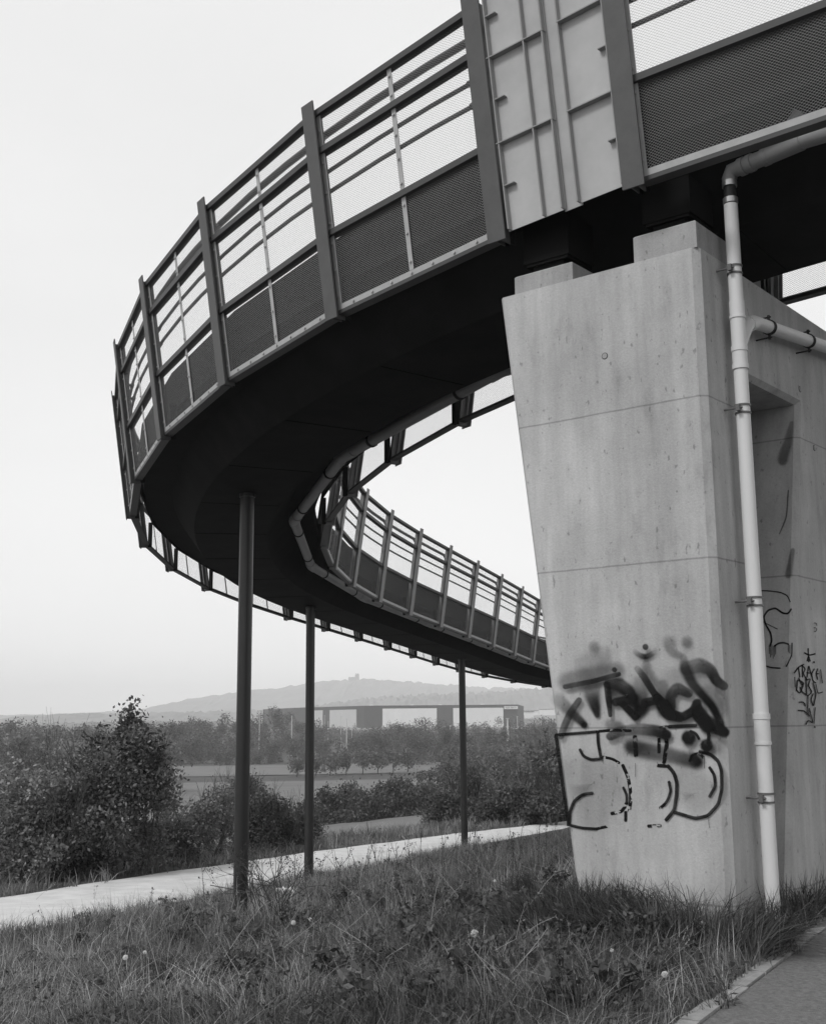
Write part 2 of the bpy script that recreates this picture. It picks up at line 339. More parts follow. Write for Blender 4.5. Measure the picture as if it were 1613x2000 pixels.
def bar(mb, k0, k1, side, o0, o1, h0, h1, e0=0., e1=0.):      # straight member between two posts
    c = []
    for h in (h0, h1):
        A0, A1 = pp(k0, side, o0, h), pp(k0, side, o1, h); B0, B1 = pp(k1, side, o0, h), pp(k1, side, o1, h)
        L0, L1 = B0 - A0, B1 - A1; c += [A0 + L0 * e0, B0 - L0 * e1, B1 - L1 * e1, A1 + L1 * e0]
    mb.hexa(c)
def upright(mb, k0, k1, side, u0, u1, o0, o1, h0, h1):
    c = []
    for h in (h0, h1):
        for (u, o_) in ((u0, o0), (u1, o0), (u1, o1), (u0, o1)): c.append(pp(k0, side, o_, h) * (1 - u) + pp(k1, side, o_, h) * u)
    mb.hexa(c)
def bolts(mb, k0, k1, side, u, hs, o0=.03):
    for h in hs:
        p = pp(k0, side, o0, h) * (1 - u) + pp(k1, side, o0, h) * u; q = pp(k0, side, o0 + .014, h) * (1 - u) + pp(k1, side, o0 + .014, h) * u; mb.tube([p, q], .013, 6)

def post(k, side, solid=False):
    t, o, u = frame(k, side); mb = MB(); b = at(k, side * HW)
    def col(t0, t1, o0, o1, h0, h1):
        c = []
        for h in (h0, h1):
            for (a, q) in ((t0, o0), (t1, o0), (t1, o1), (t0, o1)): c.append(b + t * a + o * (q + LEAN * h) + u * h)
        mb.hexa(c)
    col(-.092, .092, .085, .10, -.07, PH)           # outer flange plate
    col(-.034, -.022, -.05, .085, -.06, PH - .06); col(.022, .034, -.05, .085, -.06, PH - .06)  # twin webs
    # bracket arm back to the girder
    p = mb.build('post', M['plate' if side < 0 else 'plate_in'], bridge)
    mb = MB()
    for a in (-.028, .028):
        c = [b + t * (a - .006) + o * (-.055) + u * (-.05), b + t * (a - .006) + o * (-.12) + u * (-.05), b + t * (a - .006) + o * (-.12) + u * .40, b + t * (a - .006) + o * (-.055) + u * .40]
        mb.prism(c, [p + t * .012 for p in c])
    mb.build('bracket', M['girder'], p)
    return p
def bay(k0, k1, side, mull=True):
    fr = MB()
    bar(fr, k0, k1, side, -.03, .06, 1.93, 1.985); bar(fr, k0, k1, side, -.035, .06, 1.555, 1.61); bar(fr, k0, k1, side, -.035, .06, .735, .79)
    fr.build('rail', M['rail'], bridge)
    fb = MB(); bar(fb, k0, k1, side, -.20, -.17, .37, .828); fb.build('fascia', M['girder'], bridge)
    br = MB(); bar(br, k0, k1, side, -.07, .035, -.022, .012); br.build('bottom_rail', M['rail'], bridge)
    fl = MB(); uw = .05 / BAY; e = .036 / ((k1 - k0) * BAY)
    bar(fl, k0, k1, side, .022, .03, .013, .065, e, e)
    for u0 in (e, 1 - e - uw):
        for h0, h1 in ((.066, .734), (.791, 1.554), (1.611, 1.929)): upright(fl, k0, k1, side, u0, u0 + uw, .022, .03, h0, h1)
        bolts(fl, k0, k1, side, u0 + uw / 2, (.14, .4, .66, .86, 1.16, 1.46, 1.78))
    if mull:
        for h0, h1 in ((.066, .734), (.791, 1.554), (1.611, 1.929)): upright(fl, k0, k1, side, .5 - uw / 2, .5 + uw / 2, .024, .032, h0, h1)
        bolts(fl, k0, k1, side, .5, (.14, .4, .66, .86, 1.09, 1.31, 1.5, 1.68, 1.86), .032)
        for u in (.125, .25, .375, .5, .625, .75, .875): bolts(fl, k0, k1, side, u, (.038,))
    fl.build('fixing_strip', M['galv'], bridge)
    ln = (k1 - k0) * BAY; V = []
    for h in (.015, 1.95):
        V += [pp(k0, side, .012, h), pp(k1, side, .012, h)]
    obj('mesh_panel', V, [(0, 1, 3, 2)], M['mesh'], bridge, uv=[(0, 0), (ln, 0), (0, 1.95), (ln, 1.95)])
OUT = [-5.536, -4.536, -3.536, -2.536, -1.536, -.536, .043] + [float(i) for i in range(1, 27)]
INN = [-5.40, -4.40, -3.40, -2.40, -1.40, -.40, .044] + [i + .044 for i in range(1, 26)]
for lst, side in ((OUT, -1), (INN, 1)):
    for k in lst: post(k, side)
    for k0, k1 in zip(lst[:-1], lst[1:]):
        if k1 - k0 > .7: bay(k0, k1, side, side < 0 and k0 != -1.536)
    # handrails on the walkway side
    for h, r_, off in ((1.84, .036, -.13), (1.47, .021, -.12), (1.27, .021, -.12)):
        hb = MB(); pts = []
        for k0, k1 in zip(lst[:-1], lst[1:]):
            for u in np.linspace(0, 1, 4)[:-1]: pts.append(pp(k0 + (k1 - k0) * u, side, off, h))
        hb.tube(pts, r_, 8)
        for k in lst:
            if h < 1.8:
                hb.tube([pp(k, side, -.02, h - .02), pp(k + .05, side, -.05, h - .015), pp(k + .09, side, off, h - .012)], [.03, .022, .016], 6)
                hb.tube([pp(k + .07, side, off, h), pp(k + .12, side, off, h)], .03, 8)
            else: hb.tube([pp(k, side, -.0, h - .16), pp(k + .01, side, off, h)], [.03, .02], 6)
        smooth_by_angle(hb.build('handrail', M['handrail'], bridge))
# solid cover plates at the movement joint (outer side)
def cover(k0, k1, side, u0, u1, hs, vs, tabs, tabu):
    mb = MB(); upright(mb, k0, k1, side, u0, u1, .030, .036, .0, 2.25)
    st = MB()
    for h in hs: upright(st, k0, k1, side, u0, u1, .036, .088, h, h + .009)
    for v in vs: upright(st, k0, k1, side, v, v + .009, .036, .085, .0, 2.25)
    for h in tabs: upright(st, k0, k1, side, *tabu, .036, .080, h, h + .008)
    c = mb.build('cover_plate', M['cover'], bridge); st.build('stiffener', M['stiff'], c)
k0, k1 = -.536, .043
cover(k0, k1, -1, .495, .93, (.72, 1.45, 2.18), (.50, .64, .905), (.36, 1.09, 1.8), (.83, .905))
cover(k0, k1, -1, .07, .395, (.72, 1.45, 2.18), (.385, .075), (.36, 1.09, 1.8), (.08, .14))
mb = MB(); upright(mb, k0, k1, -1, .38, .51, .012, .018, -.01, 2.2); mb.build('joint_strip', M['cover'], bridge)
mb = MB(); upright(mb, -.4, .044, 1, .05, .95, .012, .02, 0, 2.1); mb.build('cover_plate', M['cover'], bridge)

# ------------------------------------------------------------------ columns
for i, (k, lab) in enumerate(((4, 'nearest and thickest looking dark round steel column, left of the dry shrub'), (9, 'middle dark round steel column, its foot at the road edge'),
                              (14, 'farthest dark round steel column, right beside the pale road'), (19, 'dark round steel column behind the concrete pier'), (24, 'last dark round steel column at the low end of the bridge'))):
    p = at(k, 0, -.13); g = Ts(p[0], p[1]); c = thing('support_column', (p[0], p[1], g), lab, 'column', 'round steel columns under the footbridge')
    mb = MB(); mb.tube([(p[0], p[1], g - .4), (p[0], p[1], p[2] - .0)], .1035, 32); smooth_by_angle(mb.build('shaft', M['column'], c))
    mb = MB(); mb.tube([(p[0], p[1], p[2] - .05), (p[0], p[1], p[2] + .01)], .118, 32); smooth_by_angle(mb.build('collar', M['column'], c))
    mb = MB(); mb.tube([(p[0], p[1], g - .3), (p[0], p[1], g + .02)], .25, 24); mb.build('footing', M['plinth'], c)

# ------------------------------------------------------------------ bridge drain pipe, hung inside the curve
dp = thing('drain_pipe', tuple(at(5.35, 1.06, .15)), 'grey drain pipe hung under the inner edge of the curved footbridge', 'pipe')
kv = [1.30, 3.33, 5.37, 7.39, 9.33, 11.38, 13.34, 15.5, 17.5, 19.5]
pv = [at(k, 1.07 + (.06 if k < 2 else 0), .15) for k in kv]; pv = [at(-.2, 1.25, .12)] + pv
for a, b in zip(pv[:-1], pv[1:]):
    d = (b - a); ln = np.linalg.norm(d); d /= ln
    mb = MB(); mb.tube([a + d * .0, b], .083, 16, False); smooth_by_angle(mb.build('pipe_run', M['pipe'], dp))
    for v0, v1 in ((b - d * .34, b - d * .08), (a + d * .06, a + d * .2)):
        mb = MB(); mb.tube([v0, v1], .094, 16); smooth_by_angle(mb.build('coupling', M['pipe'], dp))
    for u in (.22, .78):
        q = a + d * ln * u; c = MB(); c.tube([q - d * .02, q + d * .02], .098, 16); c.tube([q, q + np.array([0, 0, .34])], .008, 6); smooth_by_angle(c.build('clamp', M['rubber'], dp))
for a, b, c in zip(pv[:-2], pv[1:-1], pv[2:]):
    mb = MB(); d0 = (b - a) / np.linalg.norm(b - a); d1 = (c - b) / np.linalg.norm(c - b); mb.tube([b - d0 * .09, b - d0 * .03, b + d1 * .03, b + d1 * .09], .091, 16); smooth_by_angle(mb.build('elbow', M['pipe'], dp), 50)

# ------------------------------------------------------------------ concrete pier
A_ = np.array([.75730652, 9.29405783]); fv = np.array([.796032845, -.605253426]); gv = np.array([.642796848, .766036691]); B_ = A_ + fv * 1.7732; LP = 1.7732
ZT = 3.5; ZB = -2.1
pier = thing('concrete_pier', (*(A_ + fv * 1.1 + gv * 1.2), BASE_Z), 'tall pale concrete portal pier with graffiti on its tapering front face', 'pier')
def P3(a, b, z): p = A_ + fv * a + gv * b; return np.array([p[0], p[1], z])
a0 = lambda z: (ZT - z) * .1165
c = .035; D = 3.35
b1 = .72
b2 = lambda z: 1.802 + (z - 2.641) * (1.802 - .992) / (2.641 + 1.086)
ZO = 2.645
mb = MB()
def ring(z): return [P3(a0(z) + c, 0, z), P3(LP - .05, 0, z), P3(LP, .05, z), P3(LP, b1 - .02, z), P3(LP - .02, b1, z), P3(a0(z) + .02, b1, z), P3(a0(z), b1 - .02, z), P3(a0(z), c, z)]
def ringt(z): return [P3(a0(z) + c, 0, z), P3(LP - .05, 0, z), P3(LP, .05, z), P3(LP, b1, z), P3(a0(z), b1, z), P3(a0(z), c, z)]
mb.prism(ring(ZB), ring(ZO)); mb.prism(ringt(ZO), ringt(ZT))
mb.prism([P3(a0(ZO), b1, ZO), P3(LP - .04, b1, ZO), P3(LP - .04, b2(ZO), ZO), P3(a0(ZO), b2(ZO), ZO)], [P3(a0(ZO), b1, ZO + .04), P3(LP, b1, ZO + .04), P3(LP, b2(ZO), ZO + .04), P3(a0(ZO), b2(ZO), ZO + .04)])
mb.prism([P3(a0(ZO), b1, ZO + .04), P3(LP, b1, ZO + .04), P3(LP, b2(ZO), ZO + .04), P3(a0(ZO), b2(ZO), ZO + .04)], [P3(a0(ZT), b1, ZT), P3(LP, b1, ZT), P3(LP, b2(ZO), ZT), P3(a0(ZT), b2(ZO), ZT)])
def leg(z): return [P3(a0(z), b2(z), z), P3(LP - .04, b2(z), z), P3(LP, b2(z) + .045, z), P3(LP, D, z), P3(a0(z), D, z)]
mb.prism(leg(ZB), leg(ZO))
bb = b2(ZO)
mb.prism([P3(a0(ZO), bb, ZO), P3(LP - .04, bb, ZO), P3(LP, bb + .045, ZO), P3(LP, D, ZO), P3(a0(ZO), D, ZO)], [P3(a0(ZO), bb, ZO + .04), P3(LP, bb, ZO + .04), P3(LP, bb + .045, ZO + .04), P3(LP, D, ZO + .04), P3(a0(ZO), D, ZO + .04)])
mb.prism([P3(a0(ZO), bb, ZO + .04), P3(LP, bb, ZO + .04), P3(LP, D, ZO + .04), P3(a0(ZO), D, ZO + .04)], [P3(a0(ZT), bb, ZT), P3(LP, bb, ZT), P3(LP, D, ZT), P3(a0(ZT), D, ZT)])
def bw(z, i=0.): return [P3(a0(z) + .002, b1 + .002, z), P3(a0(z) + .45, b1 + .002, z), P3(a0(z) + .45, b2(z) - .002, z), P3(a0(z) + .002, b2(z) - .002, z)]  # unseen back wall, added to close the opening and darken the recess
mb.prism(bw(ZB), bw(ZO - .003))
mb.build('portal_frame', M['concrete'], pier)
# plinths and bearings
for (x0, x1, zz, lab) in ((.15, .70, 3.66, 'low concrete plinth at the left end of the pier top'), (1.245, 1.765, 3.72, 'low concrete plinth at the right end of the pier top')):
    mb = MB(); q = lambda z, i=0: [P3(x0 + i, .01 + i, z), P3(x1 - i, .01 + i, z), P3(x1 - i, .55, z), P3(x0 + i, .55, z)]
    mb.prism(q(ZT), q(zz - .012)); mb.prism(q(zz - .012), q(zz, .012)); pl = mb.build('plinth', M['plinth'], pier)
    mb = MB()
    for (i, za, zb) in ((.10, zz, zz + .03), (.13, zz + .03, zz + .075), (.08, zz + .075, zz + .10), (.06, zz + .10, 4.12)):
        qq = [P3(x0 + i, .03 + i * .5, za), P3(x1 - i, .03 + i * .5, za), P3(x1 - i, .45, za), P3(x0 + i, .45, za)]; mb.prism(qq, [p + (0, 0, zb - za) for p in qq])
    mb.build('bearing', M['bearing'], pier)
fn = np.array([fv[1], -fv[0], 0.]); fn = fn if fn @ np.array([*A_, 0]) < 0 else -fn
sn = np.array([gv[1], -gv[0], 0.]); sn = sn if sn @ np.array([*B_, 0]) < 0 else -sn
def on_plane(px, py, o, n_, off=0.): r = ray(px, py); o2 = np.array(o) + n_ * off; return r * ((n_ @ o2) / (n_ @ r))
FA = np.array([*A_, 0.]); SB = np.array([*B_, 0.])
for (px, py, pl_o, pl_n) in ((1181, 695, FA, fn), (1590, 875, SB, sn), (1562, 760, SB, sn)):
    p = on_plane(px, py, pl_o, pl_n, 0); mb = MB(); mb.tube([p + pl_n * .0, p + pl_n * .004], .022, 20); mb.build('tie_hole_plug', M['plinth'], pier)
    mb = MB(); mb.tube([p + pl_n * .0, p + pl_n * .002], .027, 20); mb.build('plug_rim', M['rubber'], pier)

# --- sprayed paint on the pier (strokes taken off in face coordinates)
def strokes(mb, S, conv, o, n_, off, wscale):
    for st in S:
        P = [(x, y) for x, y, *_ in st]; Wd = [q[2] for q in st]; Al = [q[3] if len(q) > 3 else .95 for q in st]
        d = [0.]
        for i in range(1, len(P)): d.append(d[-1] + math.dist(P[i], P[i - 1]))
        m_ = max(2, int(d[-1] / 10)); tt = np.linspace(0, d[-1], m_ + 1)
        # rounded path through the points
        cx = np.interp(tt, d, [p[0] for p in P]); cy_ = np.interp(tt, d, [p[1] for p in P])
        if len(P) > 2:
            for _ in range(6): cx[1:-1] = (cx[:-2] + 2 * cx[1:-1] + cx[2:]) / 4; cy_[1:-1] = (cy_[:-2] + 2 * cy_[1:-1] + cy_[2:]) / 4
        wd = np.interp(tt, d, Wd); al = np.interp(tt, d, Al)
        tx, ty = np.gradient(cx), np.gradient(cy_); l = np.hypot(tx, ty) + 1e-9; tx /= l; ty /= l
        # round ends
        rows = []
        for e in (1., .87, .5): rows.append((cx[0] - tx[0] * wd[0] / 2 * e, cy_[0] - ty[0] * wd[0] / 2 * e, tx[0], ty[0], wd[0], al[0], e))
        for i in range(len(tt)): rows.append((cx[i], cy_[i], tx[i], ty[i], wd[i], al[i], 0.))
        for e in (.5, .87, 1.): rows.append((cx[-1] + tx[-1] * wd[-1] / 2 * e, cy_[-1] + ty[-1] * wd[-1] / 2 * e, tx[-1], ty[-1], wd[-1], al[-1], e))
        V = []; uv = []; tn = []; f = []; nc = 9
        for (x, y, a, b, wv, al_, e) in rows:
            for j in range(nc):
                v = -1 + 2 * j / (nc - 1); px, py = conv(x - b * v * wv / 2 * 1.05, y + a * v * wv / 2 * 1.05)
                V.append(on_plane(px, py, o, n_, off)); uv.append((0, min(1., math.hypot(v, e)))); tn.append(al_)
        for i in range(len(rows) - 1):
            for j in range(nc - 1): q = i * nc + j; f.append((q, q + 1, q + nc + 1, q + nc))
        mb.add(V, f, uv, tn)
z1 = lambda x, y: (1070 + x / 4.48, 1230 + y / 4.48)
W_ = lambda w_, *pts: [(x, y, w_) for x, y in pts]
hard = [W_(34, (70, 928), (100, 1150), (135, 1400), (165, 1600), (180, 1705)), W_(28, (70, 922), (180, 913), (430, 893)), W_(28, (175, 1708), (300, 1738), (420, 1745)),
        W_(30, (435, 905), (438, 990), (460, 1110)), W_(28, (280, 1052), (310, 1110), (380, 1140), (470, 1130)), W_(32, (187, 1690), (190, 1600), (230, 1500), (300, 1445), (385, 1432)),
        W_(34, (1060, 850), (1290, 838)), W_(36, (1050, 1195), (1100, 1250), (1128, 1340), (1125, 1450), (1105, 1580), (1035, 1665)), W_(28, (1058, 1335), (1075, 1410), (1050, 1490), (1020, 1530)),
        W_(34, (1110, 1600), (1290, 1655), (1400, 1630), (1490, 1530), (1522, 1400), (1520, 1240), (1490, 1150), (1420, 1090), (1330, 1070)), W_(30, (1415, 1210), (1455, 1270), (1465, 1370), (1415, 1460)),
        W_(34, (1380, 860), (1410, 920), (1400, 1000)), W_(26, (1250, 890), (1295, 905), (1320, 955)), W_(5, (1370, 1110), (1368, 1215)), W_(4, (1400, 1640), (1412, 1735)), W_(4, (765, 1170), (762, 1290)), W_(26, (660, 1385), (690, 1450), (688, 1520))]
flake = [W_(28, (430, 893), (560, 880), (720, 885)), W_(28, (420, 1745), (530, 1722)), W_(26, (480, 1115), (560, 1130), (620, 1165)), W_(32, (655, 1190), (700, 1290), (720, 1400), (725, 1500), (710, 1590)),
         W_(34, (688, 1520), (650, 1590), (560, 1610)), W_(30, (680, 1600), (680, 1670)), W_(34, (990, 860), (1060, 850)), W_(38, (1020, 870), (1040, 1000), (1015, 1160)), W_(34, (965, 1190), (1050, 1195)), W_(30, (1020, 1530), (985, 1560)),
         W_(40, (760, 940), (770, 1100)), W_(30, (970, 950), (970, 1070)), W_(26, (1240, 1150), (1260, 1095), (1320, 1080), (1360, 1120)), W_(30, (880, 1720), (980, 1715))]
soft = [[(260, 1250, 300, .10), (420, 1330, 420, .12), (400, 1560, 360, .10)], [(1230, 1330, 260, .12), (1330, 1420, 300, .12), (1300, 1530, 180, .10)], [(272, 618, 62, .8), (190, 740, 74, .75), (150, 830, 74, .7), (112, 935, 66, .6)], [(90, 610, 110, .2), (200, 720, 80, .45), (315, 828, 54, .85)], [(310, 835, 40, .6), (322, 838, 40, .6)],
        [(375, 500, 150, .22), (390, 600, 110, .6), (415, 690, 74, .92), (430, 750, 44, 1)], [(515, 480, 64, .8), (530, 600, 66, .95), (545, 750, 40, 1)],
        [(525, 475, 90, .75), (620, 475, 130, .75), (705, 540, 130, .85), (735, 610, 100, 1), (590, 635, 84, 1)], [(650, 650, 66, 1), (765, 765, 66, 1)], [(765, 765, 60, 1), (815, 690, 120, .95), (800, 560, 150, .45), (790, 470, 120, .2)],
        [(850, 640, 84, 1), (975, 612, 84, 1)], [(950, 590, 90, 1), (1050, 740, 110, 1), (1180, 765, 90, 1), (1275, 710, 96, .95), (1305, 640, 90, .75)], [(1075, 680, 100, .9), (1070, 590, 110, .8), (1130, 510, 120, .7), (1230, 560, 90, .85)],
        [(1300, 650, 90, .8), (1320, 760, 130, 1), (1420, 830, 150, .9), (1545, 900, 110, .95)], [(780, 340, 60, .35), (850, 430, 70, .75), (930, 560, 70, .9), (985, 625, 80, 1)], [(1000, 480, 90, .3), (1010, 600, 130, .5), (1020, 700, 120, .8)],
        [(1185, 240, 50, .2), (1195, 330, 90, .6), (1260, 470, 80, .7), (1340, 560, 70, .7), (1440, 670, 64, .8), (1515, 830, 60, .9)], [(1215, 340, 150, .45), (1330, 310, 150, .6), (1420, 350, 120, .8), (1475, 450, 100, .9), (1540, 495, 90, .9)],
        [(1400, 560, 160, .18), (1500, 700, 160, .25)], [(1360, 440, 190, .15), (1470, 600, 200, .2)],
        [(545, 935, 90, .8), (640, 890, 100, .55), (800, 870, 120, .55), (950, 885, 120, .85), (1035, 920, 110, 1)], [(540, 830, 90, .3), (620, 850, 90, .4)], [(725, 1020, 120, .65), (880, 1060, 130, .55), (1050, 1090, 120, .4), (1200, 1130, 110, .55), (1300, 1150, 110, .7)],
        [(1228, 945, 150, 1), (1232, 947, 150, 1)], [(1384, 1012, 130, 1), (1388, 1018, 130, 1)], [(852, 150, 60, .9), (854, 154, 60, .9)], [(760, 190, 40, .15), (800, 225, 44, .5), (850, 240, 46, .85), (905, 220, 44, .5), (942, 180, 40, .15)],
        [(580, 350, 50, .95), (584, 353, 50, .95)], [(150, 500, 50, .7), (400, 450, 50, .85), (620, 390, 46, .8)], [(160, 450, 150, .3), (400, 410, 170, .35), (600, 350, 130, .3)], [(330, 300, 180, .12), (470, 250, 170, .2), (500, 200, 120, .1)],
        [(1060, 110, 110, .25), (1070, 190, 70, .25), (1150, 225, 60, .35)], [(1213, 105, 90, .35), (1217, 112, 90, .35)], [(400, 148, 90, .3), (404, 152, 90, .3)], [(860, 290, 60, .25), (860, 380, 110, .35), (900, 460, 120, .3)], [(1450, 1010, 160, .25), (1456, 1016, 160, .25)],
        [(1000, 650, 120, .95), (1060, 740, 130, 1), (1150, 770, 90, 1)], [(730, 690, 90, .5), (750, 600, 90, .6)], [(1330, 740, 150, .9), (1390, 850, 130, .9)], [(560, 520, 100, .5), (640, 570, 110, .35)], [(1060, 440, 200, .12), (1120, 420, 180, .14)], [(1245, 1060, 30, .2), (1290, 1150, 80, .5)]]
g1 = thing('graffiti', tuple(on_plane(*z1(800, 1000), FA, fn, .002)), 'black sprayed letters, soft shaded figures and worn outlined throw up on the pier front', 'graffiti')
def spray(S, conv, o, n_, off, m_, par_):
    for i, st in enumerate(S): mb = MB(); strokes(mb, [st], conv, o, n_, off + .0004 * i, 1); mb.build('stroke', m_, par_)
spray(flake, z1, FA, fn, .001, M['spray_flake'], g1); spray(hard, z1, FA, fn, .0075, M['spray_hard'], g1); mean_a = lambda st: sum(q[3] for q in st) / len(st)
spray([[(x, y, w_ * 1.5, min(1, a * 1.25)) for x, y, w_, a in st] for st in soft if mean_a(st) < .7], z1, FA, fn, .015, M['spray_soft'], g1)
spray([[(x, y, w_ * 1.03, min(1, a * 1.05)) for x, y, w_, a in st] for st in soft if mean_a(st) >= .7], z1, FA, fn, .03, M['spray_mid'], g1)
z2 = lambda x, y: (1480 + x / 5.556, 1100 + y / 5.556)
tagS = [W_(18, (545, 930), (550, 1070)), W_(18, (508, 975), (555, 1003), (620, 985)), W_(16, (535, 1060), (550, 1000), (568, 1062)), W_(18, (398, 1190), (440, 1130), (495, 1100)), W_(16, (440, 1130), (455, 1235)), W_(16, (482, 1110), (485, 1235)),
        W_(15, (482, 1112), (522, 1150), (488, 1195), (530, 1260)), W_(15, (535, 1235), (552, 1105), (585, 1235)), W_(13, (532, 1190), (578, 1195)), W_(15, (612, 1150), (582, 1200), (598, 1285), (628, 1300)), W_(15, (650, 1150), (632, 1200), (650, 1260)), W_(14, (636, 1200), (660, 1200)),
        W_(18, (420, 1380), (430, 1262), (500, 1300), (460, 1420), (420, 1380)), W_(15, (445, 1250), (490, 1340)), W_(18, (462, 1350), (480, 1400), (540, 1440)), W_(15, (522, 1245), (530, 1420)), W_(15, (530, 1270), (575, 1250), (545, 1330), (592, 1400), (552, 1435)),
        W_(15, (600, 1300), (632, 1420), (605, 1560), (575, 1480), (600, 1420)), W_(16, (450, 1510), (500, 1505), (515, 1550)), W_(16, (440, 1600), (500, 1600), (560, 1660)), W_(13, (545, 1440), (540, 1620), (556, 1655)), W_(15, (522, 1750), (545, 1700), (600, 1740), (560, 1580)),
        W_(12, (610, 1740), (622, 1570)), W_(20, (608, 1073), (611, 1078)), W_(20, (616, 1776), (619, 1782)), W_(14, (400, 1240), (404, 1340)), W_(9, (612, 650), (640, 645), (640, 680)), W_(9, (610, 700), (640, 700), (640, 745), (610, 745)), W_(14, (630, 1320), (650, 1420), (700, 1400)), W_(14, (680, 1160), (700, 1300))]
g2 = thing('graffiti', tuple(on_plane(*z2(550, 1300), SB, sn, .002)), 'dark scrawled marker tag under a star on the far leg of the pier', 'graffiti')
spray(tagS, z2, SB, sn, .001, M['spray_hard'], g2)
# inside the opening, on the inclined jamb
j0, j1, j2 = P3(LP, b2(2.), 2.), P3(LP, b2(-1.), -1.), P3(.8, b2(0.), 0.); jn = np.cross(j1 - j0, j2 - j0); jn /= np.linalg.norm(jn); jn = jn if jn @ j0 < 0 else -jn
jam = [W_(14, (-20, 300), (120, 300), (240, 315), (320, 350), (350, 420)), W_(22, (360, 500), (330, 550), (270, 545), (190, 485), (110, 510), (60, 580), (80, 660), (140, 760), (150, 850), (130, 900)), W_(9, (60, 640), (210, 715)), W_(16, (370, 870), (368, 1000), (310, 1120)),
       W_(20, (180, 900), (220, 870), (280, 860), (330, 880)), W_(16, (60, 1110), (150, 1135), (240, 1140))] + [W_(7, (125 + i * 14, 905 - (i % 3) * 9), (123 + i * 14, 985 + (i * 37 % 60))) for i in range(6)] + [W_(6, (330 + i * 10, 890), (329 + i * 10, 960 + i * 13)) for i in range(3)]
g3 = thing('graffiti', tuple(on_plane(*z2(200, 700), j0, jn, .002)), 'curling black outline with drips inside the shaded opening of the pier', 'graffiti')
spray(jam, z2, j0, jn, .003, M['spray_hard'], g3)
z4 = lambda x, y: (1440 + x / 2.497, 650 + y / 2.497)
spray([[(265, 440, 30, .3), (250, 520, 60, .45), (220, 620, 70, .5)], [(270, 1060, 30, .5), (250, 1180, 46, .5)], [(248, 770, 8, .7), (240, 900, 8, .7), (205, 980, 8, .6)]], z4, j0, jn, .011, M['spray_soft'], g3)

# ------------------------------------------------------------------ downpipe beside the pier
sdir = np.array([*gv, 0.])
def SP(b, off, z): return SB + sdir * b + sn * off + np.array([0, 0, z])
dn = thing('downpipe', tuple(SP(.38, .115, Ts(2.49, 8.43))), 'pale plastic downpipe standing against the side of the pier', 'downpipe')
zb = -1.6; bD = .38; oD = .115; rD = .053
mb = MB(); mb.tube([SP(bD, oD, zb), SP(bD, oD, 3.93)], rD, 28); smooth_by_angle(mb.build('pipe_run', M['down'], dn))
for prof_ in (((3.14, 0), (3.14, .004), (3.02, .004), (3.02, .009), (3.0, .009), (3.0, .003), (2.78, .003), (2.78, .009), (2.74, .009), (2.74, .004), (2.64, .004), (2.64, .009), (2.60, .009), (2.60, 0)), ((.03, 0), (.03, .009), (-.01, .009), (-.01, .004), (-.17, .004), (-.17, .008), (-.19, .008), (-.19, 0))):
    mb = MB(); mb.tube([SP(bD, oD, z_ - i * 1e-4) for i, (z_, _) in enumerate(prof_)], [rD + r_ for _, r_ in prof_], 28); smooth_by_angle(mb.build('coupling', M['down'], dn), 30)
mb = MB(); mb.tube([SP(bD, oD, 3.93), SP(bD, oD, 4.12)], rD * .9, 20); smooth_by_angle(mb.build('rubber_sleeve', M['rubber'], dn))
for z_ in (3.39, 2.285, .835, -.56):
    mb = MB()
    for dz in (-.03, .03): mb.tube([SP(bD, oD, z_ + dz - .007), SP(bD, oD, z_ + dz + .007)], rD + .007, 28)
    mb.tube([SP(bD - .06, oD, z_), SP(bD - .09, oD, z_)], .018, 8); mb.tube([SP(bD - .075, .0, z_), SP(bD - .075, oD + .03, z_)], .008, 8); mb.box(SP(bD - .085, oD, z_), (.03, .03, .05), [sdir, sn, (0, 0, 1)])
    c_ = mb.build('clamp', M['iron'], dn)
for z_, col in ((3.96, 'clamp'), (4.10, 'clamp')):
    mb = MB(); mb.tube([SP(bD, oD, z_ - .022), SP(bD, oD, z_ + .022)], rD + .004, 24); mb.build('hose_clip', M['clamp'], dn)
# branch along the wall
mb = MB(); z_b = lambda b: 3.05 - .0 * b
mb.tube([SP(bD, oD, 2.78), SP(bD + .07, oD, 2.87), SP(bD + .15, oD, 2.97), SP(bD + .23, oD, 3.03), SP(bD + .33, oD, 3.06)], .052, 24); mb.tube([SP(bD + .20, oD, 3.01), SP(bD + .30, oD, 3.05)], .059, 24)
smooth_by_angle(mb.build('branch_bend', M['down'], dn), 60)
mb = MB(); mb.tube([SP(bD + .3, oD, 3.055), SP(3.2, oD, 3.35)], .052, 28); smooth_by_angle(mb.build('branch_pipe', M['down'], dn))
for b_ in (.98, 1.82, 2.7):
    mb = MB(); z_ = 3.055 + (b_ - .68) * .295 / 2.52
    for d in (-.012, .012): mb.tube([SP(b_ + d - .006, oD, z_), SP(b_ + d + .006, oD, z_ + .001)], .061, 28)
    for s_ in (-1, 1): mb.tube([SP(b_, .0, z_ + s_ * .085), SP(b_, oD + .02, z_ + s_ * .085)], .007, 8); mb.tube([SP(b_, oD, z_ + s_ * .06), SP(b_, oD, z_ + s_ * .1)], .012, 8)
    mb.build('clamp', M['rubber'], dn)
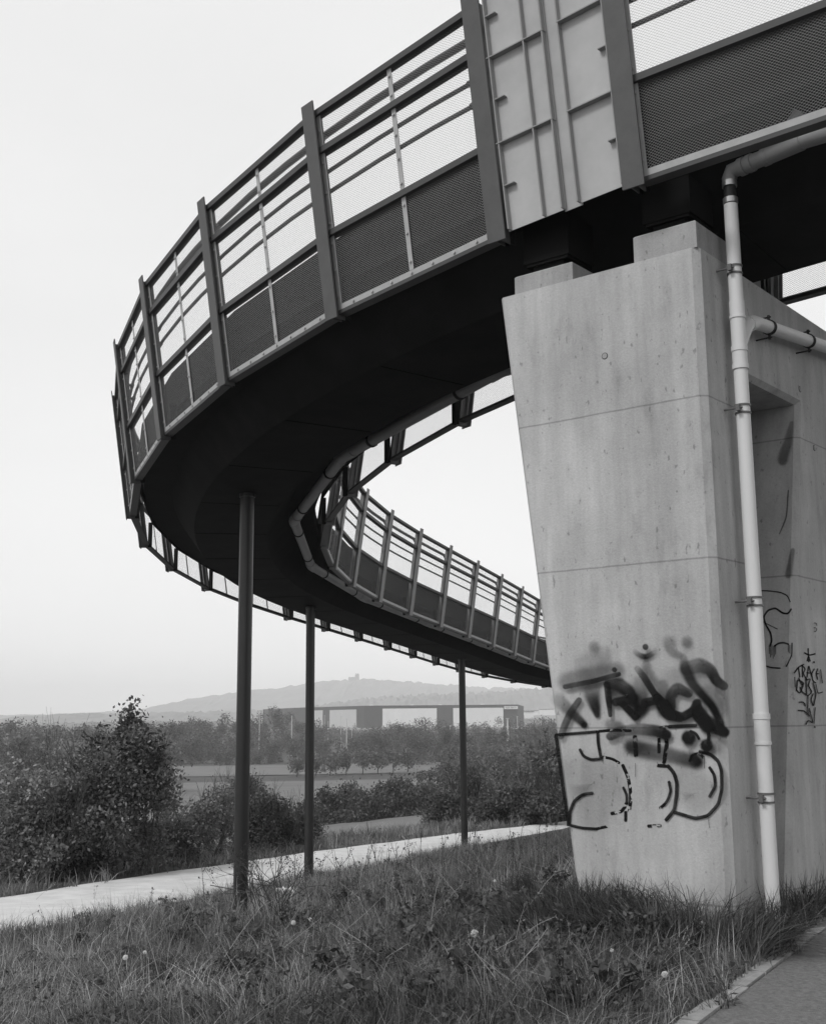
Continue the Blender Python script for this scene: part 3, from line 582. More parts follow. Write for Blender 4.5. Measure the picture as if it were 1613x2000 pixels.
# upper pipe under the outer wing feeding the downpipe
up = thing('drain_pipe', tuple(at(-.8, -1.08, .15)), 'short grey drain pipe under the outer bridge edge, bending down above the downpipe', 'pipe')
e0 = SP(bD, oD, 4.11); q1 = at(-1.06, -1.2, .10); q0 = at(-2.4, -1.24, .10)
q_e = SP(bD, oD, 4.20)
dr = (q1 - q_e); dr /= np.linalg.norm(dr)
mb = MB(); mb.tube([e0, e0 + (0, 0, .03), q_e + dr * .03, q_e + dr * .12, q1, q0], [.055, .058, .062, .062, .062, .062], 24); smooth_by_angle(mb.build('pipe_run', M['pipe'], up), 60)
mb = MB()
for u0 in (.10, .17, .30): mb.tube([q_e + dr * u0, q_e + dr * (u0 + .045)], .071, 24)
mb.tube([q_e + dr * .30, q_e + dr * .62], .067, 24); mb.tube([q_e + dr * .34, q_e + dr * .5 + np.array([0, 0, .12]), q_e + dr * .62 + np.array([0, 0, .24])], .045, 20)
smooth_by_angle(mb.build('branch_fitting', M['pipe'], up), 60)
#PART2
# ------------------------------------------------------------------ vegetation builders
def leaf_quads(C, size, rng, up=.3, elong=1.6):
    n = len(C); size = np.broadcast_to(size, n)
    d = rng.normal(size=(n, 3)); d[:, 2] += up; d /= np.linalg.norm(d, axis=1)[:, None]
    e = rng.normal(size=(n, 3)); e -= d * (e * d).sum(1)[:, None]; e /= np.linalg.norm(e, axis=1)[:, None]
    a = e * (size * elong / 2)[:, None]; b = np.cross(d, e) * (size / 2)[:, None]
    V = np.stack([C - a, C - b * .9 + a * .1, C + a, C + b * .9 + a * .1], 1).reshape(-1, 3)
    return V, np.arange(n * 4).reshape(n, 4)
def blob_points(rng, lobes, n, shell=.55):
    L = np.array(lobes); vol = L[:, 3] * L[:, 4] * L[:, 5]; idx = rng.choice(len(L), n, p=vol ** .75 / (vol ** .75).sum())
    d = rng.normal(size=(n, 3)); d /= np.linalg.norm(d, axis=1)[:, None]; r = shell + (1.06 - shell) * rng.random(n) ** .6
    return L[idx, :3] + d * r[:, None] * L[idx, 3:6]
def make_lobes(rng, x, y, zg, w_, h, n, low=.12):
    out = []
    for _ in range(n):
        a = rng.uniform(0, 6.283); q = rng.uniform(0, 1) ** .6; zz = rng.uniform(low, .88); wid = math.sqrt(max(.05, 1 - (zz - .35) ** 2 / .42)); r = rng.uniform(.13, .26)
        out.append((x + math.cos(a) * q * w_ * .5 * wid * .8, y + math.sin(a) * q * w_ * .5 * wid * .8, zg + zz * h, r * w_ * .75, r * w_ * .75, r * h * .72))
    return out
def branches(mb, rng, p, d, ln, r, depth, spread=.55, upw=.12, n=3, nseg=3):
    pts = [p]; q = p.copy(); dd = d.copy()
    for i in range(nseg):
        dd = dd + rng.normal(size=3) * .10 + np.array([0, 0, upw * .5]); dd /= np.linalg.norm(dd); q = q + dd * ln / nseg; pts.append(q.copy())
    mb.tube(pts, list(np.linspace(r, r * .6, nseg + 1)), 4 if r < .05 else 6, False)
    tips = [q]
    if depth > 0:
        tips = []
        for i in range(n):
            nd = dd + rng.normal(size=3) * spread; nd[2] += upw; nd /= np.linalg.norm(nd); st = pts[-1] if i < 2 else pts[-2]
            tips += branches(mb, rng, st, nd, ln * rng.uniform(.6, .85), r * .6, depth - 1, spread, upw, n, max(2, nseg - 1))
    return tips
def tree(name, x, y, w_, h, label, cat, group=None, leaves=3000, size=.1, lobes=14, tone=(.6, 1.4), low=.12, bark=True, bare=0, seed=0, m='leaf', trunk_r=.05, clump=True, zoff=0., shell=.55, twigs=0):
    rng = np.random.default_rng(seed + int(abs(x * 13 + y * 7))); zg = Ts(x, y) + zoff; t = thing(name, (x, y, zg), label, cat, group)
    tips = []
    if bark:
        mb = MB(); base = np.array([x, y, zg - .2])
        if bare:
            for s_ in range(bare): tips += branches(mb, rng, base + (rng.uniform(-.25, .25) * w_ * .2, rng.uniform(-.2, .2), 0), np.array([rng.uniform(-.35, .35), rng.uniform(-.3, .3), 1.]), h * .34, trunk_r, 4, .42, .22, 3)
        else:
            mb.tube([base, base + (0.03 * h, 0, h * .35), base + (0, .02 * h, h * .72)], [trunk_r, trunk_r * .7, trunk_r * .3], 6, False)
            for _ in range(5): a = rng.uniform(0, 6.28); z_ = rng.uniform(.15, .5) * h; mb.tube([base + (0, 0, z_), base + (math.cos(a) * w_ * .2, math.sin(a) * w_ * .2, z_ + h * .2), base + (math.cos(a) * w_ * .32, math.sin(a) * w_ * .32, z_ + h * .36)], [trunk_r * .6, trunk_r * .35, trunk_r * .12], 4, False)
        if twigs:
            for _ in range(twigs): a_ = rng.uniform(0, 6.28); branches(mb, rng, base + (math.cos(a_) * w_ * .2, math.sin(a_) * w_ * .2, .2), np.array([math.cos(a_) * .5, math.sin(a_) * .5, 1.]), h * .36, .018, 3, .4, .2, 3)
        mb.build('trunk', M['bark'], t)
    if leaves:
        if bare and tips:
            Tp = np.array(tips); C = Tp[rng.integers(0, len(Tp), leaves)] + rng.normal(size=(leaves, 3)) * .09 * h / 4
            top = C[:, 2].max()
        else:
            L = make_lobes(rng, x, y, zg, w_ * .9, h * .84, lobes, low); C = blob_points(rng, L, leaves, shell)
        if clump:                                    # gaps and sprigs: pull leaves together around sprig centres
            k = max(8, leaves // 38); cen = C[rng.integers(0, leaves, k)]; j = rng.integers(0, k, leaves); far = rng.random(leaves) < .72
            ctn = rng.uniform(.55, 1.45, k); tcl = np.where(far, ctn[j], 1.)
            C[far] = cen[j[far]] + rng.normal(size=(far.sum(), 3)) * size * 2.1
            # a few shoots stand out of the outline
        a_, b_ = ab(C[:, 0], C[:, 1]); bn_, bf_ = road_b(a_); onr = (b_ < bn_ + .1) & (b_ > bf_ - .1) & (C[:, 2] < T(C[:, 0], C[:, 1]) + .5)   # nothing grows out of the asphalt
        C[onr] = C[np.flatnonzero(~onr)[rng.integers(0, (~onr).sum(), onr.sum())]] if (~onr).any() else C[onr]
        C[:, 2] = np.maximum(C[:, 2], T(C[:, 0], C[:, 1]) + .03)
        V, Fq = leaf_quads(C, size * rng.uniform(.45, 1.5, leaves), rng)
        cl = .75 + .5 * (np.sin(C[:, 0] * 6.1 / w_ + C[:, 2] * 9 / h) * np.sin(C[:, 1] * 7.3 / w_ + C[:, 2] * 5 / h + 1.3) + 1) / 2
        tn = np.repeat(rng.uniform(tone[0], tone[1], leaves) * cl * (tcl if clump else 1.), 4)
        obj('crown', V, Fq, M[m], t, tone=tn)
    return t
def ground_at(px, py):                              # where a sight line meets the bank
    r = ray(px, py); t = np.linspace(3, 80, 4000); h = T(r[0] * t, r[1] * t) - r[2] * t; i = int(np.argmax(h > 0)); return r[0] * t[i], r[1] * t[i]
def spot(px, dist): r = ray(px, 1400); return float(r[0] / r[1] * dist), float(dist)
def htop(px, py, x, y): r = ray(px, py); return float(r[2] / r[1] * y) - Ts(x, y)

# bushes along the far side of the road: (pixel column, distance, width, top row, leaves, size, label)
BU = [(50, 1722, 3.2, 1490, 17000, .06, 'broad leafy bush at the left end of the far roadside', (1.1, 2.6), 20),
      (-20, 1712, 3.4, 1470, 14000, .06, 'leafy bush cut by the left edge of the view', (.7, 1.7), 16),
      (215, 1706, 4.1, 1408, 30000, .062, 'tallest dense dark leafy bush with ragged crown beyond the road', (.35, 1.8), 26),
      (100, 1700, 3.0, 1490, 12000, .06, 'tall grey green bush behind the pale speckled bush', (.6, 1.5), 18),
      (140, 1712, 2.8, 1505, 15000, .06, 'pale speckled bush leaning against the tallest dark bush', (.6, 1.7), 18),
      (305, 1690, 1.9, 1600, 6000, .055, 'low bush at the right foot of the tallest dark bush', (.5, 1.3), 14),
      (385, 1682, 2.1, 1565, 6000, .05, 'loose twiggy bush left of the nearest column', (.7, 1.7), 16),
      (430, 1668, 1.8, 1525, 4000, .05, 'thin upright bush behind the nearest column', (.7, 1.6), 14),
      (525, 1662, 2.5, 1530, 16000, .055, 'dense rounded dark bush between the two nearest columns', (.3, .9), 22),
      (590, 1650, 1.7, 1560, 7000, .05, 'small dark bush right behind the middle column', (.4, 1.1), 12),
      (475, 1655, 2.0, 1505, 5000, .055, 'sparse tall shrub behind the rounded dark bush', (.8, 1.7), 12)]
for i, (px, by, wd, ty, nl, sz, lab, tn, lb) in enumerate(BU):
    x, y = ground_at(px, by); tree('bush', x, y, wd, htop(px, ty, x, y) * 1.13, lab, 'bush', 'bushes along the far side of the road', nl, sz, lb, tn, low=.08, seed=i, trunk_r=.04, twigs=5)
# ragged leader on the tallest bush
for i, (px, ty, lab) in enumerate(((240, 1368, 'leafy sapling rising out of the top of the tallest bush'), (287, 1395, 'thin young tree on the right shoulder of the tallest bush'), (178, 1405, 'spindly sapling on the left shoulder of the tallest bush'))):
    x, y = ground_at(px, 1705); tree('sapling', x, y, 1.1, htop(px, ty, x, y) * 1.16, lab, 'sapling', None, 3600 if i == 0 else 1900, .075, 9, (.3, 1.1), low=.55, seed=40 + i, trunk_r=.03, shell=.1)
# bare and half bare trees on the right
RT = [(905, 56, 7.2, 1425, 'bare branching tree beside the farthest column', 2600, .06, 4, 3.0), (1068, 50, 4.2, 1395, 'half bare leaning tree next to the left edge of the pier', 2000, .09, 3, 3.2),
      (1020, 58, 4.5, 1440, 'small bare tree between the farthest column and the pier', 1500, .06, 3, 2.2)]
for i, (px, dist, wd, ty, lab, nl, sz, st, _) in enumerate(RT):
    x, y = spot(px, dist); tree('bare_tree', x, y, wd, htop(px, ty, x, y) * .82, lab, 'tree', 'bare trees beyond the road', nl, sz, 1, (.8, 1.7), bare=st, seed=70 + i, trunk_r=.055, clump=False)
RB = [(880, 54, 3.4, 1545, 7000, 'low dark bush at the foot of the bare branching tree', (.4, 1.1)), (960, 53, 3.6, 1530, 8000, 'dark rounded bush just right of the farthest column', (.35, 1.0)), (1010, 52, 3.0, 1520, 7000, 'dark bush under the small bare tree', (.5, 1.2)),
      (1060, 51, 3.0, 1535, 6000, 'grey green bush close to the pier edge', (.6, 1.4)), (1110, 53, 3.4, 1500, 7000, 'bush half hidden behind the pier edge', (.5, 1.3)), (925, 62, 4.5, 1500, 6000, 'wide scrubby bush behind the farthest column', (.6, 1.4)), (1035, 64, 5, 1470, 6000, 'wide scrubby bush behind the small bare tree', (.6, 1.4))]
for i, (px, dist, wd, ty, nl, lab, tn) in enumerate(RB):
    x, y = spot(px, dist); tree('bush', x, y, wd, htop(px, ty, x, y), lab, 'bush', 'bushes beyond the road on the right', nl, .085, 14, tn, low=.1, seed=90 + i)
# hedge of separate bushes across the near field
for i, px in enumerate(range(632, 860, 23)):
    dist = 118 + 3 * math.sin(i * 1.7); x, y = spot(px, dist); ty = 1512 - 14 * math.sin(i * 1.3) - (px - 632) * .06 + random.uniform(-6, 6)
    tree('hedge_bush', x, y, 4.0, htop(px, ty, x, y) * .8, 'rounded bush in the dark hedge across the near field', 'bush', 'dark hedge across the near field', 3000, .19, 10, (.35, 1.1), low=.05, seed=120 + i, m='farleaf', bark=False)
for i, px in enumerate(range(335, 470, 52)):
    dist = 100 + 5 * math.sin(i); x, y = spot(px, dist); tree('hedge_bush', x, y, 2.6, htop(px, 1520 + 8 * math.sin(i * 2.1), x, y), 'loose bush standing in the left field behind the columns', 'bush', 'scattered bushes in the left field', 700, .2, 7, (.6, 1.3), low=.05, seed=150 + i, m='farleaf', bark=False)
# orchard row
names = ['leftmost', 'second', 'third', 'fourth', 'fifth', 'sixth', 'seventh', 'rightmost']
for i, (px, wd, ty) in enumerate(((581, 4.3, 1471), (617, 3.4, 1470), (645, 4.6, 1465), (676, 4.5, 1462), (708, 4.4, 1457), (737, 5.4, 1455), (767, 4.8, 1455), (795, 4.4, 1456))):
    x, y = spot(px, 262 + i * 2); tree('orchard_tree', x, y, wd, htop(px, ty, x, y), names[i] + ' small round tree of the row across the field', 'tree', 'small trees in a row across the field', 900, .32, 9, (.8, 1.5), low=.42, seed=170 + i, m='farleaf', trunk_r=.14)
# hedgerow and woods further out, in individual crowns
rr = np.random.default_rng(5); idx = 0
def wood(px0, px1, step, dist, ty, jit, wd, label, group, n=700, size=.45, tone=(.6, 1.2), low=.05, kind='tree', bare=False):
    global idx
    px = px0
    while px < px1:
        d = dist * rr.uniform(.96, 1.05); x, y = spot(px, d); tyy = (np.interp(px, *ty) if isinstance(ty, tuple) else ty) + rr.uniform(-jit, jit)
        h = max(1.5, htop(px, tyy, x, y)); idx += 1; 
        tree('far_tree' if kind == 'tree' else 'far_bush', x, y, wd * rr.uniform(.8, 1.25), h, label, kind, group, int(n * 1.9), size * .7, 9, (tone[0] * rr.uniform(.8, 1.25), tone[1] * rr.uniform(.85, 1.2)), low=low, seed=200 + idx, m='farleaf', bark=False)
        px += step * rr.uniform(.75, 1.25)
wood(320, 800, 15, 360, ([320, 400, 500, 600, 700, 800], [1436, 1432, 1425, 1430, 1428, 1440]), 5, 5.5, 'rounded bush in the dark hedgerow at the far edge of the field', 'hedgerow at the far edge of the field', 600, .42, (.5, 1.0), kind='bush')
wood(-20, 320, 15, 200, ([-20, 60, 120, 200, 320], [1400, 1402, 1425, 1420, 1430]), 8, 8.5, 'round tree in the hazy line of trees on the far left', 'trees on the far left', 1200, .42, (1.0, 1.9))  # leaf tones raised to imitate haze-lit flare
wood(-20, 420, 20, 420, ([-20, 80, 130, 200, 420], [1396, 1400, 1412, 1402, 1398]), 8, 13, 'tree in the grey wood on the left skyline', 'wood on the left skyline', 900, .7, (.55, 1.1))
wood(330, 640, 17, 460, ([330, 400, 460, 520, 545, 590, 640], [1402, 1392, 1378, 1366, 1372, 1390, 1400]), 7, 11, 'tall hazy tree in the wood left of the warehouse', 'wood left of the warehouse', 900, .55, (.5, 1.0))
wood(705, 870, 13, 400, ([700, 740, 780, 850, 900], [1425, 1398, 1395, 1392, 1400]), 8, 9, 'loose tree in the clump in front of the warehouse', 'clump of trees in front of the warehouse', 700, .42, (.5, .95))
wood(700, 1130, 17, 340, ([700, 760, 860, 900, 1000, 1130], [1428, 1418, 1408, 1412, 1415, 1402]), 8, 8, 'bushy tree in the broad belt below the warehouse', 'belt of trees below the warehouse', 800, .42, (.55, 1.05))
wood(868, 1130, 16, 250, ([868, 900, 1000, 1130], [1462, 1450, 1446, 1430]), 8, 7, 'round scrubby bush behind the bare trees', 'scrub behind the bare trees', 800, .36, (.65, 1.2), kind='bush')
wood(860, 1130, 24, 130, ([860, 1000, 1130], [1478, 1480, 1470]), 10, 6, 'dense bush in the thicket right of the farthest column', 'thicket right of the farthest column', 1300, .26, (.5, 1.1), kind='bush')
wood(870, 1020, 22, 520, ([870, 950, 1020], [1394, 1390, 1396]), 5, 9, 'thin tree close in front of the warehouse wall', 'thin trees before the warehouse wall', 500, .5, (.55, 1.0))
wood(1015, 1130, 14, 600, ([1015, 1130], [1394, 1390]), 4, 12, 'small grey tree right of the warehouse', 'trees right of the warehouse', 500, .7, (.6, 1.1))

wood(1135, 1750, 34, 170, 1392, 10, 11, 'tree in the line beyond the end of the road, right of the pier', 'trees beyond the road end', 1400, .4, (.6, 1.2))
wood(560, 1015, 9, 600, 1408, 3, 9, 'low hazy bush along the foot of the warehouse', 'bushes along the foot of the warehouse', 350, .5, (.5, 1.0), kind='bush')
# cultivated fields (laid just above the ground)
def field(name, px0, px1, d0, d1, m_, lab, skew=0.):
    V = []; f = []; n = 14; k = 10
    for j in range(k + 1):
        for i in range(n + 1):
            px = px0 + (px1 - px0) * i / n; d = (d0 + (d1 - d0) * j / k) * (1 + skew * (i / n)); x, y = spot(px, d); V.append((x, y, Ts(x, y) + .12))
    for j in range(k):
        for i in range(n): q = j * (n + 1) + i; f.append((q, q + 1, q + n + 2, q + n + 1))
    tag(obj(name, V, f, m_, smooth=True), lab, kind='structure')
field('field', 300, 870, 66, 112, M['field2'], 'dark cultivated field beyond the road')
field('field', 250, 900, 130, 240, M['field'], 'mid field before the row of small trees')
field('field', 150, 900, 272, 345, M['field'], 'far field behind the row of small trees')

# ------------------------------------------------------------------ hills with wooded ridges
def hill(pts, dist, depth, lab, amp):
    V = []; f = []; xs_ = np.linspace(pts[0][0], pts[-1][0], 420); rg = np.random.default_rng(int(dist)); rows = 10
    for j in range(rows):
        t = j / (rows - 1); d = dist - depth * (1 - t)
        for i, px in enumerate(xs_):
            r = ray(px, np.interp(px, [p[0] for p in pts], [p[1] for p in pts])); top = r[2] / r[1] * dist
            z = 1.0 + (top - 1.0) * (1 - (1 - t) ** 1.8) + rg.uniform(-amp, amp) * (.4 + t) ; x = r[0] / r[1] * dist; V.append((x, d, z))
    for i, px in enumerate(xs_): V.append((V[(rows - 1) * 420 + i][0], dist + depth * .8, -4))
    rows += 1
    for j in range(rows - 1):
        for i in range(419): q = j * 420 + i; f.append((q, q + 1, q + 421, q + 420))
    tag(obj('hill', V, f, M['hill'], smooth=False), lab, kind='structure')
hill([(-700, 1395), (100, 1399), (300, 1389), (380, 1368), (470, 1354), (560, 1344), (620, 1334), (690, 1328), (730, 1329), (820, 1334), (920, 1343), (1010, 1347), (1400, 1352), (2200, 1380)], 4200, 900, 'far wooded hill with a tower on its top', 5)
hill([(100, 1400), (560, 1390), (640, 1378), (700, 1368), (780, 1362), (870, 1356), (960, 1354), (1040, 1346), (1100, 1345), (1500, 1345), (2200, 1375)], 2700, 500, 'nearer wooded ridge behind the warehouse', 5)
# tower building on the hill top
r = ray(694, 1327); d = 4210.; tx, ty, tz = r[0] / r[1] * d, d, r[2] / r[1] * d
tw = thing('lookout_tower', (tx, ty, tz - 8), 'tiny blocky tower building on the hilltop', 'tower')
mb = MB(); mb.box((tx - 8, ty, tz + 1), (34, 14, 14)); mb.build('hall', M['wall'], tw); mb = MB(); mb.box((tx + 6, ty, tz + 6), (15, 13, 24)); mb.box((tx + 3, ty, tz + 19.5), (4, 4, 3)); mb.box((tx + 10, ty, tz + 19.5), (4, 4, 3)); mb.build('tower_block', M['wall'], tw)
mb = MB(); mb.box((tx - 17, ty - 8, tz + 2), (3, 2, 4)); mb.build('window', M['glass'], tw)

# ------------------------------------------------------------------ warehouse
WD = 735.
def wx(px, d=WD): r = ray(px, 1400); return r[0] / r[1] * d
def wz(px, py, d=WD): r = ray(px, py); return r[2] / r[1] * d
wh = thing('warehouse', (wx(860), WD, -4.2), 'long low dark warehouse with big white wall panels and a rooftop sign', 'warehouse')
zt_, zb_ = wz(860, 1377.5), -5.5
def face(mb, pa, da, pb, db, z0, z1, prj=0.):    # upright slab between two bearings
    a = np.array([wx(pa, da), da]); b = np.array([wx(pb, db), db]); nrm = np.array([(b - a)[1], -(b - a)[0]]); nrm /= np.linalg.norm(nrm); nrm = nrm if nrm @ a < 0 else -nrm
    a2, b2_ = a + nrm * prj, b + nrm * prj; a3, b3 = a + nrm * (prj - .6), b + nrm * (prj - .6)
    mb.hexa([(*a3, z0), (*b3, z0), (*b2_, z0), (*a2, z0), (*a3, z1), (*b3, z1), (*b2_, z1), (*a2, z1)])
mb = MB(); P = [(wx(712), WD), (wx(1012), WD + 2), (wx(1012) + 12, WD + 90), (wx(500, WD + 130), WD + 170), (wx(560, WD + 60), WD + 92)]
mb.prism([(x, y, zb_) for x, y in P], [(x, y, zt_) for x, y in P]); mb.build('hall', M['wall'], wh)
pan = [(747, 853, WD), (885, 983, WD)]
for a, b, d in pan: mb = MB(); face(mb, a, d + .2, b, d + 1.2, zb_, wz(860, 1383.5), .4); mb.build('wall_panel', M['white'], wh)
dl = lambda px: float(np.interp(px, [560, 712], [WD + 92, WD]))
for a, b in ((645, 697), (613, 631)):
    mb = MB(); face(mb, a, dl(a), b, dl(b), zb_, wz(660, 1386) * 1.0, .5); mb.build('wall_panel', M['grey'], wh)  # darker colour stands for the shade on this differently facing wall
mb = MB(); sgx0, sgx1 = wx(985), wx(1011.5); mb.box(((sgx0 + sgx1) / 2, WD + .6, wz(998, 1382.5)), (sgx1 - sgx0, .6, 1.75)); sg = mb.build('sign', M['sign'], wh)
fc = bpy.data.curves.new('lettering', 'FONT'); fc.body = 'ASSA ABLOY'; fc.size = 1.5; fc.align_x = 'CENTER'; fc.align_y = 'CENTER'; fc.extrude = .05; tob = bpy.data.objects.new('tmp', fc); COL.objects.link(tob)
bpy.context.view_layer.update(); dg = bpy.context.evaluated_depsgraph_get(); me = bpy.data.meshes.new_from_object(tob.evaluated_get(dg)); bpy.data.objects.remove(tob)
wdt = max(v.co.x for v in me.vertices) - min(v.co.x for v in me.vertices); s_ = (sgx1 - sgx0) * .88 / wdt
le = obj('lettering', [((sgx0 + sgx1) / 2 + v.co.x * s_, WD + .22 - v.co.z, wz(998, 1382.5) + v.co.y * s_) for v in me.vertices], [tuple(p.vertices) for p in me.polygons], M['letter'], sg)
for px in (722, 805, 862, 948): mb = MB(); mb.box((wx(px), WD + 30, zt_ + .5), (2.2, 3, 1.)); mb.build('roof_vent', M['white'], wh)
mb = MB(); face(mb, 640, WD - 40, 1040, WD - 30, -5.5, -4.0, 0.); tag(mb.build('retaining_wall', M['concrete_pole']), 'long pale low wall in front of the warehouse', 'wall')
# parked cars before the warehouse
cx0 = 748
c0 = thing('parked_car', (wx(cx0), WD - 14, -4.3), 'small pale car in the row parked in front of the warehouse', 'car', 'cars parked in front of the warehouse')
x, y, z = wx(cx0), WD - 14, -4.3
mb = MB(); mb.prism([(x - .88, y - 2.1, z + .3), (x + .88, y - 2.1, z + .3), (x + .9, y + 2.1, z + .3), (x - .9, y + 2.1, z + .3)], [(x - .82, y - 2.05, z + .9), (x + .82, y - 2.05, z + .9), (x + .85, y + 2.05, z + 1.), (x - .85, y + 2.05, z + 1.)]); mb.prism([(x - .8, y - 1.0, z + .92), (x + .8, y - 1.0, z + .92), (x + .8, y + 1.8, z + .95), (x - .8, y + 1.8, z + .95)], [(x - .62, y - .2, z + 1.45), (x + .62, y - .2, z + 1.45), (x + .62, y + 1.2, z + 1.45), (x - .62, y + 1.2, z + 1.45)])
mb.build('body', M['lightpaint'], c0)
mb = MB(); mb.box((x, y - .62, z + 1.18), (1.3, .1, .35)); mb.build('windscreen', M['glass'], c0)
for sx in (-.75, .75):
    for sy in (-1.3, 1.3): mb = MB(); mb.tube([(x + sx - .1, y + sy, z + .32), (x + sx + .1, y + sy, z + .32)], .32, 10); mb.build('wheel', M['tyre'], c0)
for px in list(range(756, 806, 8)) + [812, 836, 848, 866, 880, 890]:
    c = c0.copy(); COL.objects.link(c); c.location = (wx(px), WD - 14 + random.uniform(-.6, .6), -4.3)
    for ch in list(c0.children): d_ = ch.copy(); COL.objects.link(d_); d_.parent = c
# masts
for px, py, d, wd_, lab in ((507, 1396, 430, .28, 'pale mast left of the middle column, the leftmost of the masts'), (570, 1399, 430, .32, 'pale mast close to the left side of the middle column'), (634, 1398, 520, .2, 'thin mast at the left end of the warehouse'), (641, 1410, 500, .2, 'short thin mast just right of the warehouse corner'),
                        (666, 1400, 540, .2, 'thin mast before the left white wall panel'), (677, 1405, 520, .36, 'stout pale mast before the left white wall panel'), (687, 1411, 510, .22, 'short mast right of the stout pale mast'), (991, 1404, 430, .75, 'thick white upright pylon in front of the warehouse sign'), (1010, 1400, 470, .3, 'slim grey mast right of the thick white pylon')):
    x, y = spot(px, d); zg = Ts(x, y); z1_ = wz(px, py, d); t = thing('mast', (x, y, zg), lab, 'mast')
    mb = MB(); mb.tube([(x, y, zg - .5), (x, y, max(z1_, zg + 3))], [wd_ / 2 * 1.2, wd_ / 2 * .8], 8); mb.build('pole', M['concrete_pole'], t)
    mb = MB(); mb.box((x, y, max(z1_, zg + 3) + .05), (wd_ * 1.6, wd_ * 1.2, .2)); mb.build('head', M['concrete_pole'], t)
# distant sheds on the right and a pale one on the left
for px0_, px1_, py0, py1, d, lab in ((1014, 1052, 1389, 1393, 1500, 'low white shed on the horizon beside the warehouse'), (1056, 1110, 1386, 1393, 1600, 'long white shed on the horizon near the pier edge'), (1028, 1042, 1391, 1397, 1100, 'small white box building right of the warehouse')):
    x0_, x1_ = wx(px0_, d), wx(px1_, d); zt2 = wz(px0_, py0, d); zb2 = min(wz(px0_, py1, d), zt2 - 2) - 3; t = thing('distant_shed', ((x0_ + x1_) / 2, d, zb2), lab, 'shed')
    mb = MB(); mb.box(((x0_ + x1_) / 2, d + 10, (zt2 + zb2) / 2), (x1_ - x0_, 20, zt2 - zb2)); mb.build('wall', M['white'], t); mb = MB(); mb.box(((x0_ + x1_) / 2, d + 10, zt2 + .3), (x1_ - x0_ + 1, 21, .6)); mb.build('roof', M['wall'], t)

# ------------------------------------------------------------------ grass and weeds
patch = lambda X, Y: .5 + .5 * np.sin(X * 1.1 + 1.2 * np.sin(Y * .8)) * np.sin(Y * .9 + .7 * np.sin(X * 1.3))
def in_pier(x, y):
    dx, dy = x - A_[0], y - A_[1]; a = dx * fv[0] + dy * fv[1]; b = dx * gv[0] + dy * gv[1]; return (a > .40) & (a < LP + .02) & (b > -.02) & (b < D)
def blades(X, Y, h, wd, rng, lean=.45, nseg=3):
    n = len(X); Z = T(X, Y) - .02; ang = rng.uniform(0, 6.283, n); la = rng.uniform(0, 6.283, n); ln = np.abs(rng.normal(0, lean, n)) + .08; wd = wd * rng.uniform(.55, 1.9, n); co = rng.random(n) < .65; la[co] = (3.1 * np.sin(X * 1.9 + Y * .6) + 2.2 * np.cos(Y * 2.3 - X) + rng.normal(0, .55, n))[co]; ln = ln * (.6 + .9 * patch(X * 2.1 + 5, Y * 2.3))
    c, s = np.cos(ang), np.sin(ang); V = np.zeros((n, 2 * nseg + 1, 3)); bend = rng.uniform(1.4, 2.6, n)
    for k in range(nseg + 1):
        t = k / nseg; cx = X + np.cos(la) * ln * h * t ** bend; cy_ = Y + np.sin(la) * ln * h * t ** bend; cz = Z + h * t * (1 - .25 * ln * t); ww = wd * (1 - t) ** .7 * .5
        if k < nseg: V[:, 2 * k, 0] = cx - c * ww; V[:, 2 * k, 1] = cy_ - s * ww; V[:, 2 * k, 2] = cz; V[:, 2 * k + 1, 0] = cx + c * ww; V[:, 2 * k + 1, 1] = cy_ + s * ww; V[:, 2 * k + 1, 2] = cz
        else: V[:, 2 * k, 0] = cx; V[:, 2 * k, 1] = cy_; V[:, 2 * k, 2] = cz
    m_ = 2 * nseg + 1; base = np.arange(n) * m_; F_ = []
    for k in range(nseg - 1): F_.append(np.stack([base + 2 * k, base + 2 * k + 1, base + 2 * k + 3, base + 2 * k + 2], 1))
    k = nseg - 1; F_.append(np.stack([base + 2 * k, base + 2 * k + 1, base + 2 * k + 2, base + 2 * k + 2], 1))
    return V.reshape(-1, 3), F_, m_
def grass_obj(name, X, Y, h, wd, m_, label, rng, lean=.45, tone=(.6, 1.4), nseg=3):
    V, F_, k = blades(X, Y, h, wd, rng, lean, nseg); pt = .62 + .75 * patch(X * .9 + 3, Y * .9) * (.6 + .8 * patch(X * 2.7, Y * 2.7)); q = np.concatenate(F_[:-1]); tri = F_[-1][:, :3]
    me = bpy.data.meshes.new(name); me.vertices.add(len(V)); me.vertices.foreach_set('co', V.ravel().astype(np.float32))
    nl = q.size + tri.size; me.loops.add(nl); me.loops.foreach_set('vertex_index', np.r_[q.ravel(), tri.ravel()].astype(np.int32)); me.polygons.add(len(q) + len(tri))
    me.polygons.foreach_set('loop_start', np.r_[np.arange(len(q)) * 4, q.size + np.arange(len(tri)) * 3].astype(np.int32)); me.update(calc_edges=True)
    a = me.attributes.new('tone', 'FLOAT', 'POINT'); a.data.foreach_set('value', np.repeat(rng.uniform(tone[0], tone[1], len(X)) * pt, k).astype(np.float32))
    me.materials.append(M[m_]); o = bpy.data.objects.new(name, me); COL.objects.link(o); return tag(o, label, kind='stuff')
def scatter(n, x0, x1, y0, y1, rng, cond, clump=0.):
    X = rng.uniform(x0, x1, n); Y = rng.uniform(y0, y1, n)
    if clump:
        k = n // 26; ci = rng.integers(0, k, n); sel = rng.random(n) < clump; X[sel] = X[ci[sel]] + rng.normal(size=sel.sum()) * .07; Y[sel] = Y[ci[sel]] + rng.normal(size=sel.sum()) * .07
    m_ = cond(X, Y); return X[m_], Y[m_]
